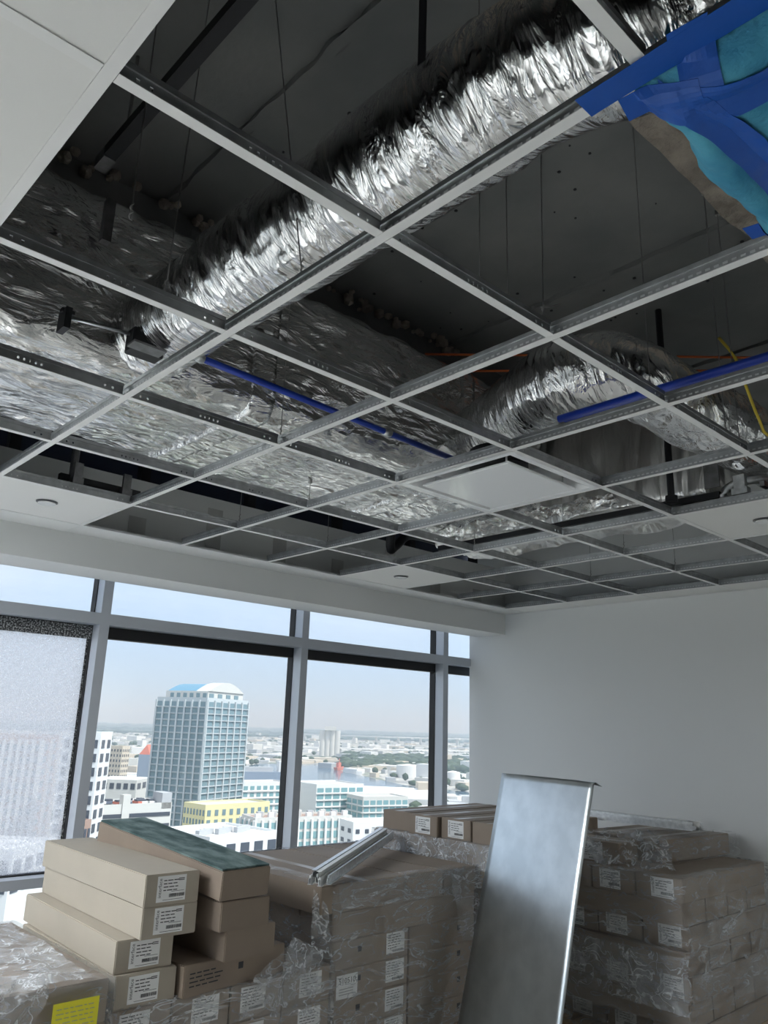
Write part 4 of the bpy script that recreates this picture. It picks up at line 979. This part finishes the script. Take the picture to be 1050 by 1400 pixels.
for k in range(14):
    q = tag(empty('car', (0, 0, 0)), '%s parked car from the left on the garage roof below the tower' % ('first', 'second', 'third', 'fourth', 'fifth', 'sixth', 'seventh', 'eighth', 'ninth', 'tenth', 'eleventh', 'twelfth', 'thirteenth', 'last')[k], 'car', 'cars on the garage roof'); m4 = Matrix.Translation(gt.location) @ Matrix.Rotation(gt.rotation_euler.z, 4, 'Z') @ Matrix.Translation((b_ * (.08 + .055 * k), a_ * rnd.choice((.35, .6)), c_ + .3))
    q.location = m4.translation; q.rotation_euler = (0, 0, gt.rotation_euler.z + PI / 2); mm_ = rnd.choice(('white', 'grey', 'dark', 'navy', 'redroof'))
    ub('car_body', q, mm_, (0, 0, .55), (4.2, 1.8, .7)); ub('cabin', q, 'dark', (-.2, 0, 1.1), (2.2, 1.6, .6))
building('yellow_building', 'yellow low office building in front of the tower', 262, 291, 376, 1104, 330, .95, 'yellow', 'glass', 4, 7, 9, fh=3.6, wfrac=(.45, .6))
pt, a_, b_, c_ = building('white_plant_building', 'low white roofed building with rooftop units above the carpet sample', 230, 300, 390, 1150, 205, .9, 'white', 'dark', 1, 0, 5, fh=4, roof='white')
for k in range(9): ub('rooftop_unit', pt, 'grey', (b_ * (.1 + .09 * k), a_ * (.3 + .05 * (k % 3)), c_ + .9), (2.2, 1.6, 1.4))
building('white_condominium', 'white condominium with dark glass bays between tower and mullion', 320, 338, 398, 1072, 430, 1.1, 'white', 'glass_teal', 5, 3, 7, fh=3.3, wfrac=(.6, .6), slabs='white')
building('teal_condominium', 'white and teal condominium with a blank end wall right of the mullion', 402, 437, 500, 1075, 430, 1.05, 'white', 'glass_teal', 6, 0, 6, fh=3.3, wfrac=(.78, .66), slabs='white')
building('teal_condominium', 'lower teal glass wing of the condominium near the corner cartons', 478, 500, 560, 1092, 420, 1.1, 'offwhite', 'glass_teal', 5, 3, 7, fh=3.2, wfrac=(.75, .66), slabs='white')
dt, a_, b_, c_ = building('terrace_building', 'long pale building with a furnished roof terrace above the centre pallet', 340, 358, 486, 1122, 300, 1.2, 'offwhite', 'glass_teal', 4, 3, 14, fh=3.4, wfrac=(.7, .7), pil='white', roof='brick')
for k in range(22):
    ub('planter' if k % 2 else 'parasol', dt, ('white', 'grey', 'offwhite')[k % 3], (b_ * (.05 + .043 * k), a_ * (.2 + .2 * (k % 3)), c_ + 1.2), (2.0, 1.6, 1.6 + .8 * (k % 2)))
building('corner_block', 'pale low block between the terrace building and the corner cartons', 470, 488, 560, 1128, 280, 1.15, 'white', 'dark', 3, 2, 6, fh=3.4, wfrac=(.4, .4))
building('left_low_block', 'white flat roofed block seen low through the cracked pane', -40, 45, 100, 1168, 170, .5, 'white', 'dark', 2, 4, 4, fh=3.5, roof='white')
building('brick_low_building', 'small brick building at the foot of the left mullion', 100, 128, 142, 1128, 200, .6, 'brick', 'dark', 3, 5, 3, fh=3.2, roof='brick')
# long vaulted roof by the water
P = spot(500, 830); t = tag(empty('vaulted_hall', (P.x, P.y, GZ), math.atan2(az(500).x, -az(500).y) - .12), 'long white vaulted roof on the waterfront', 'building')
ub('wall', t, 'white', (0, 0, 5), (150, 40, 10)); bm = bmesh.new(); arch(bm, -75, 75, -20, 20, 10, 9, 'y'); obj('vaulted_roof', bm, CMAT['white'], t)
# silos, tanks, boat
P = spot(452, 2150); t = tag(empty('grain_silo', (P.x, P.y, GZ)), 'cluster of pale concrete silos across the water', 'silo')
a = az(452); pr_ = Vector((a.y, -a.x))
for k in range(4):
    bm = bmesh.new(); tube(bm, [(0, 0, 0), (0, 0, 66)], 7.5, 20); obj('silo_tube', bm, CMAT['beige' if False else 'offwhite'], t, (pr_.x * (k - 1.5) * 13, pr_.y * (k - 1.5) * 13, 0))
ub('head_house', t, 'offwhite', (0, 0, 71), (30, 30, 10), math.atan2(pr_.y, pr_.x))
for u, D, lb, r, h in ((559, 1330, 'wide white storage tank across the water left of the last mullion', 19, 19), (620, 1180, 'white storage tank across the water right of the last mullion', 10, 18)):
    P = spot(u, D); bm = bmesh.new(); tube(bm, [(0, 0, 0), (0, 0, h), (0, 0, h + 2)], [r, r, r * .1], 32)
    tag(obj('storage_tank', bm, CMAT['white'], None, (P.x, P.y, GZ)), lb, 'tank')
P = spot(466, 1480); t = tag(empty('red_boat', (P.x, P.y, GZ + .5), .4), 'small red boat on the water below the silos', 'boat')
bm = bmesh.new(); v = [bm.verts.new(p) for p in ((-14, -4, 5), (12, -4, 5), (18, 0, 6), (12, 4, 5), (-14, 4, 5), (-13, -3, 0), (11, -3, 0), (15, 0, 0), (11, 3, 0), (-13, 3, 0))]
bm.faces.new(v[:5]); bm.faces.new(list(reversed(v[5:])))
for k in range(5): bm.faces.new((v[k], v[(k + 1) % 5], v[5 + (k + 1) % 5], v[5 + k]))
obj('hull', bm, CMAT['redroof'], t); ub('deckhouse', t, 'redroof', (-2, 0, 9), (10, 5, 8)); ub('mast', t, 'redroof', (0, 0, 16), (1.2, 1.2, 8))
P = spot(352, 1150); t = tag(empty('cargo_ship', (P.x, P.y, GZ + .5), math.atan2(az(352).x, -az(352).y) + .2), 'grey ship moored between the tower and the mullion', 'ship')
bm = bmesh.new(); v = [bm.verts.new(p) for p in ((-55, -9, 12), (45, -9, 12), (60, 0, 14), (45, 9, 12), (-55, 9, 12), (-52, -8, 0), (44, -8, 0), (54, 0, 0), (44, 8, 0), (-52, 8, 0))]
bm.faces.new(v[:5]); bm.faces.new(list(reversed(v[5:])))
for k in range(5): bm.faces.new((v[k], v[(k + 1) % 5], v[5 + (k + 1) % 5], v[5 + k]))
obj('hull', bm, CMAT['navyface'], t); ub('deckhouse', t, 'white', (-40, 0, 19), (14, 14, 14)); ub('deck_load', t, 'grey', (5, 0, 15), (60, 13, 6))
# bridges
def bridge(label, pts, w, z, col='white'):
    t = tag(empty('highway_bridge', (*pts[0], GZ)), label, 'bridge')
    for i, (p, q) in enumerate(zip(pts, pts[1:])):
        d = q - p; c = (p + q) / 2 - pts[0]; ub('deck', t, col, (c.x, c.y, z), (d.length + 2, w, 3.0), math.atan2(d.y, d.x))
        n_ = max(2, int(d.length / 120))
        for k in range(n_):
            e_ = p + d * (k + .5) / n_ - pts[0]; ub('pier', t, 'offwhite', (e_.x, e_.y, z / 2), (4, w * .5, z))
bridge('nearer pale highway bridge running across behind the silos', [spot(330, 2500), spot(440, 2450), spot(540, 2500), spot(700, 2700)], 26, 14)
bridge('far pale arched highway bridge near the horizon', [spot(400, 4300), spot(470, 4200), spot(530, 4150), spot(590, 4250), spot(680, 4600)], 30, 34)
# ground, water, trees and low houses
gm = bpy.data.materials.new('city_ground'); gm.use_nodes = True; t_ = gm.node_tree; b = t_.nodes['Principled BSDF']; b.inputs['Roughness'].default_value = .9
tcn = N(t_, 'ShaderNodeTexCoord'); v1 = N(t_, 'ShaderNodeTexVoronoi', i_Scale=.022); L(t_, tcn.outputs['Object'], v1.inputs['Vector'])
r = N(t_, 'ShaderNodeValToRGB'); r.color_ramp.interpolation = 'CONSTANT'
for p, c in ((0, (.42, .41, .38)), (.25, (.20, .22, .17)), (.45, (.50, .48, .44)), (.62, (.30, .30, .29)), (.78, (.23, .25, .20)), (.9, (.55, .52, .46))):
    if p == 0: r.color_ramp.elements[0].color = (*c, 1)
    else: e = r.color_ramp.elements.new(p); e.color = (*c, 1)
sp_ = N(t_, 'ShaderNodeSeparateColor'); L(t_, v1.outputs['Color'], sp_.inputs[0]); L(t_, sp_.outputs[0], r.inputs['Fac']); L(t_, r.outputs[0], b.inputs['Base Color'])
bm = bmesh.new(); box(bm, -9000, 22000, 30, 26000, GZ - 4, GZ); struct(obj('city_ground', bm, gm))
wm = mat('harbour_water', (.10, .16, .22), .12)
bm = bmesh.new()
pts = [spot(300, 1000), spot(420, 1030), spot(520, 930), spot(640, 880), spot(800, 850), spot(800, 1150), spot(640, 1060), spot(560, 1130), spot(500, 1320), spot(430, 1700), spot(360, 1650), spot(300, 1350)]
bm.faces.new([bm.verts.new((p.x, p.y, GZ + .4)) for p in pts]); struct(obj('harbour_water', bm, wm))
def wedge(rnd, d0, d1, u0=-120, u1=700): return spot(rnd.uniform(u0, u1), d0 * (d1 / d0) ** rnd.random())
rnd = random.Random(21); bm = bmesh.new()
def in_water(p):
    c = False; j = len(pts) - 1
    for i in range(len(pts)):
        if ((pts[i].y > p.y) != (pts[j].y > p.y)) and (p.x < (pts[j].x - pts[i].x) * (p.y - pts[i].y) / (pts[j].y - pts[i].y) + pts[i].x): c = not c
        j = i
    return c
bms = {k: bmesh.new() for k in ('white', 'offwhite', 'grey', 'beige')}
for k in range(1500):
    p = wedge(rnd, 520, 6500)
    if in_water(p): continue
    d = (p - Vector((CAM.x, CAM.y))).length; s = rnd.uniform(8, 26) * (1 if d < 1500 else 1.8); h = rnd.uniform(4, 11) if rnd.random() < .93 else rnd.uniform(14, 26)
    M4 = Matrix.Translation((p.x, p.y, GZ)) @ Matrix.Rotation(rnd.choice((.3, .3, .9)), 4, 'Z')
    box(bms[rnd.choice(('white', 'white', 'offwhite', 'grey', 'beige'))], -s / 2, s / 2, -s * rnd.uniform(.4, .8), s * .5, 0, h, M4)
for k, b_m in bms.items():
    o = obj('low_house', b_m, CMAT[k]); tag(o, 'scattered small %s roofed low houses spread over the distant city' % {'white': 'white', 'offwhite': 'cream', 'grey': 'grey', 'beige': 'tan'}[k], 'houses', None, 'stuff')
tm = mat('tree_green', (.04, .065, .035), .95, col2=(.08, .11, .06), nscale=.05)
bm = bmesh.new(); rnd = random.Random(33)
def blob(p, r, h):
    m4 = Matrix.Translation((p.x, p.y, GZ + h * .5)) @ Matrix.Diagonal((r, r, h * .55, 1)); bmesh.ops.create_icosphere(bm, subdivisions=1, radius=1, matrix=m4)
for k in range(1500):
    p = wedge(rnd, 330, 9000)
    if not in_water(p):
        r = rnd.uniform(3.5, 7) * (1 + (p.length / 4000)); blob(p, r, rnd.uniform(6, 11))
for k in range(260):
    p = spot(rnd.uniform(470, 640), rnd.uniform(1500, 2200))
    if not in_water(p): blob(p, rnd.uniform(10, 20), rnd.uniform(10, 16))
for k in range(60): blob(spot(rnd.uniform(-30, 60), rnd.uniform(95, 125)), rnd.uniform(3, 6), rnd.uniform(8, 14))
tag(obj('tree', bm, tm, None, None, 0, True), 'green trees dotted over the distant city beyond the windows', 'trees', None, 'stuff')
fm = mat('forest_belt', (.03, .06, .035), .95, col2=(.06, .09, .05), nscale=.004)
for D0, D1, hh_ in ((5200, 6000, 16), (7200, 9000, 24), (10500, 16000, 36)):
    bm = bmesh.new(); n = 160
    fr_, bk, ft = [], [], []
    for k in range(n + 1):
        u = -160 + 900 * k / n; p, q = spot(u, D0 * (1 + .05 * noise.noise(Vector((k * .2, D0, 0))))), spot(u, D1); hz = hh_ * (.75 + .5 * noise.noise(Vector((k * .55, D0, 2))))
        ft.append(bm.verts.new((p.x, p.y, GZ))); fr_.append(bm.verts.new((p.x, p.y, GZ + hz))); bk.append(bm.verts.new((q.x, q.y, GZ + hz)))
    for k in range(n): bm.faces.new((ft[k], ft[k + 1], fr_[k + 1], fr_[k])); bm.faces.new((fr_[k], fr_[k + 1], bk[k + 1], bk[k]))
    tag(obj('forest_belt', bm, fm), {5200: 'nearest dark green woodland belt beyond the city', 7200: 'middle woodland belt beyond the city', 10500: 'farthest woodland on the horizon'}[D0], 'woodland', None, 'stuff')
# hazy air over the city
hz_m = bpy.data.materials.new('haze'); hz_m.use_nodes = True; t_ = hz_m.node_tree; t_.nodes.clear()
o_ = N(t_, 'ShaderNodeOutputMaterial'); vs_ = N(t_, 'ShaderNodeVolumeScatter', i_Density=HAZE, i_Anisotropy=.0); vs_.inputs[0].default_value = (.70, .86, 1, 1); L(t_, vs_.outputs[0], o_.inputs['Volume'])
bm = bmesh.new(); box(bm, -8900, 21900, 60, 25900, GZ - 3.9, GZ + 420)
if HAZE > 0: struct(obj('haze', bm, hz_m))
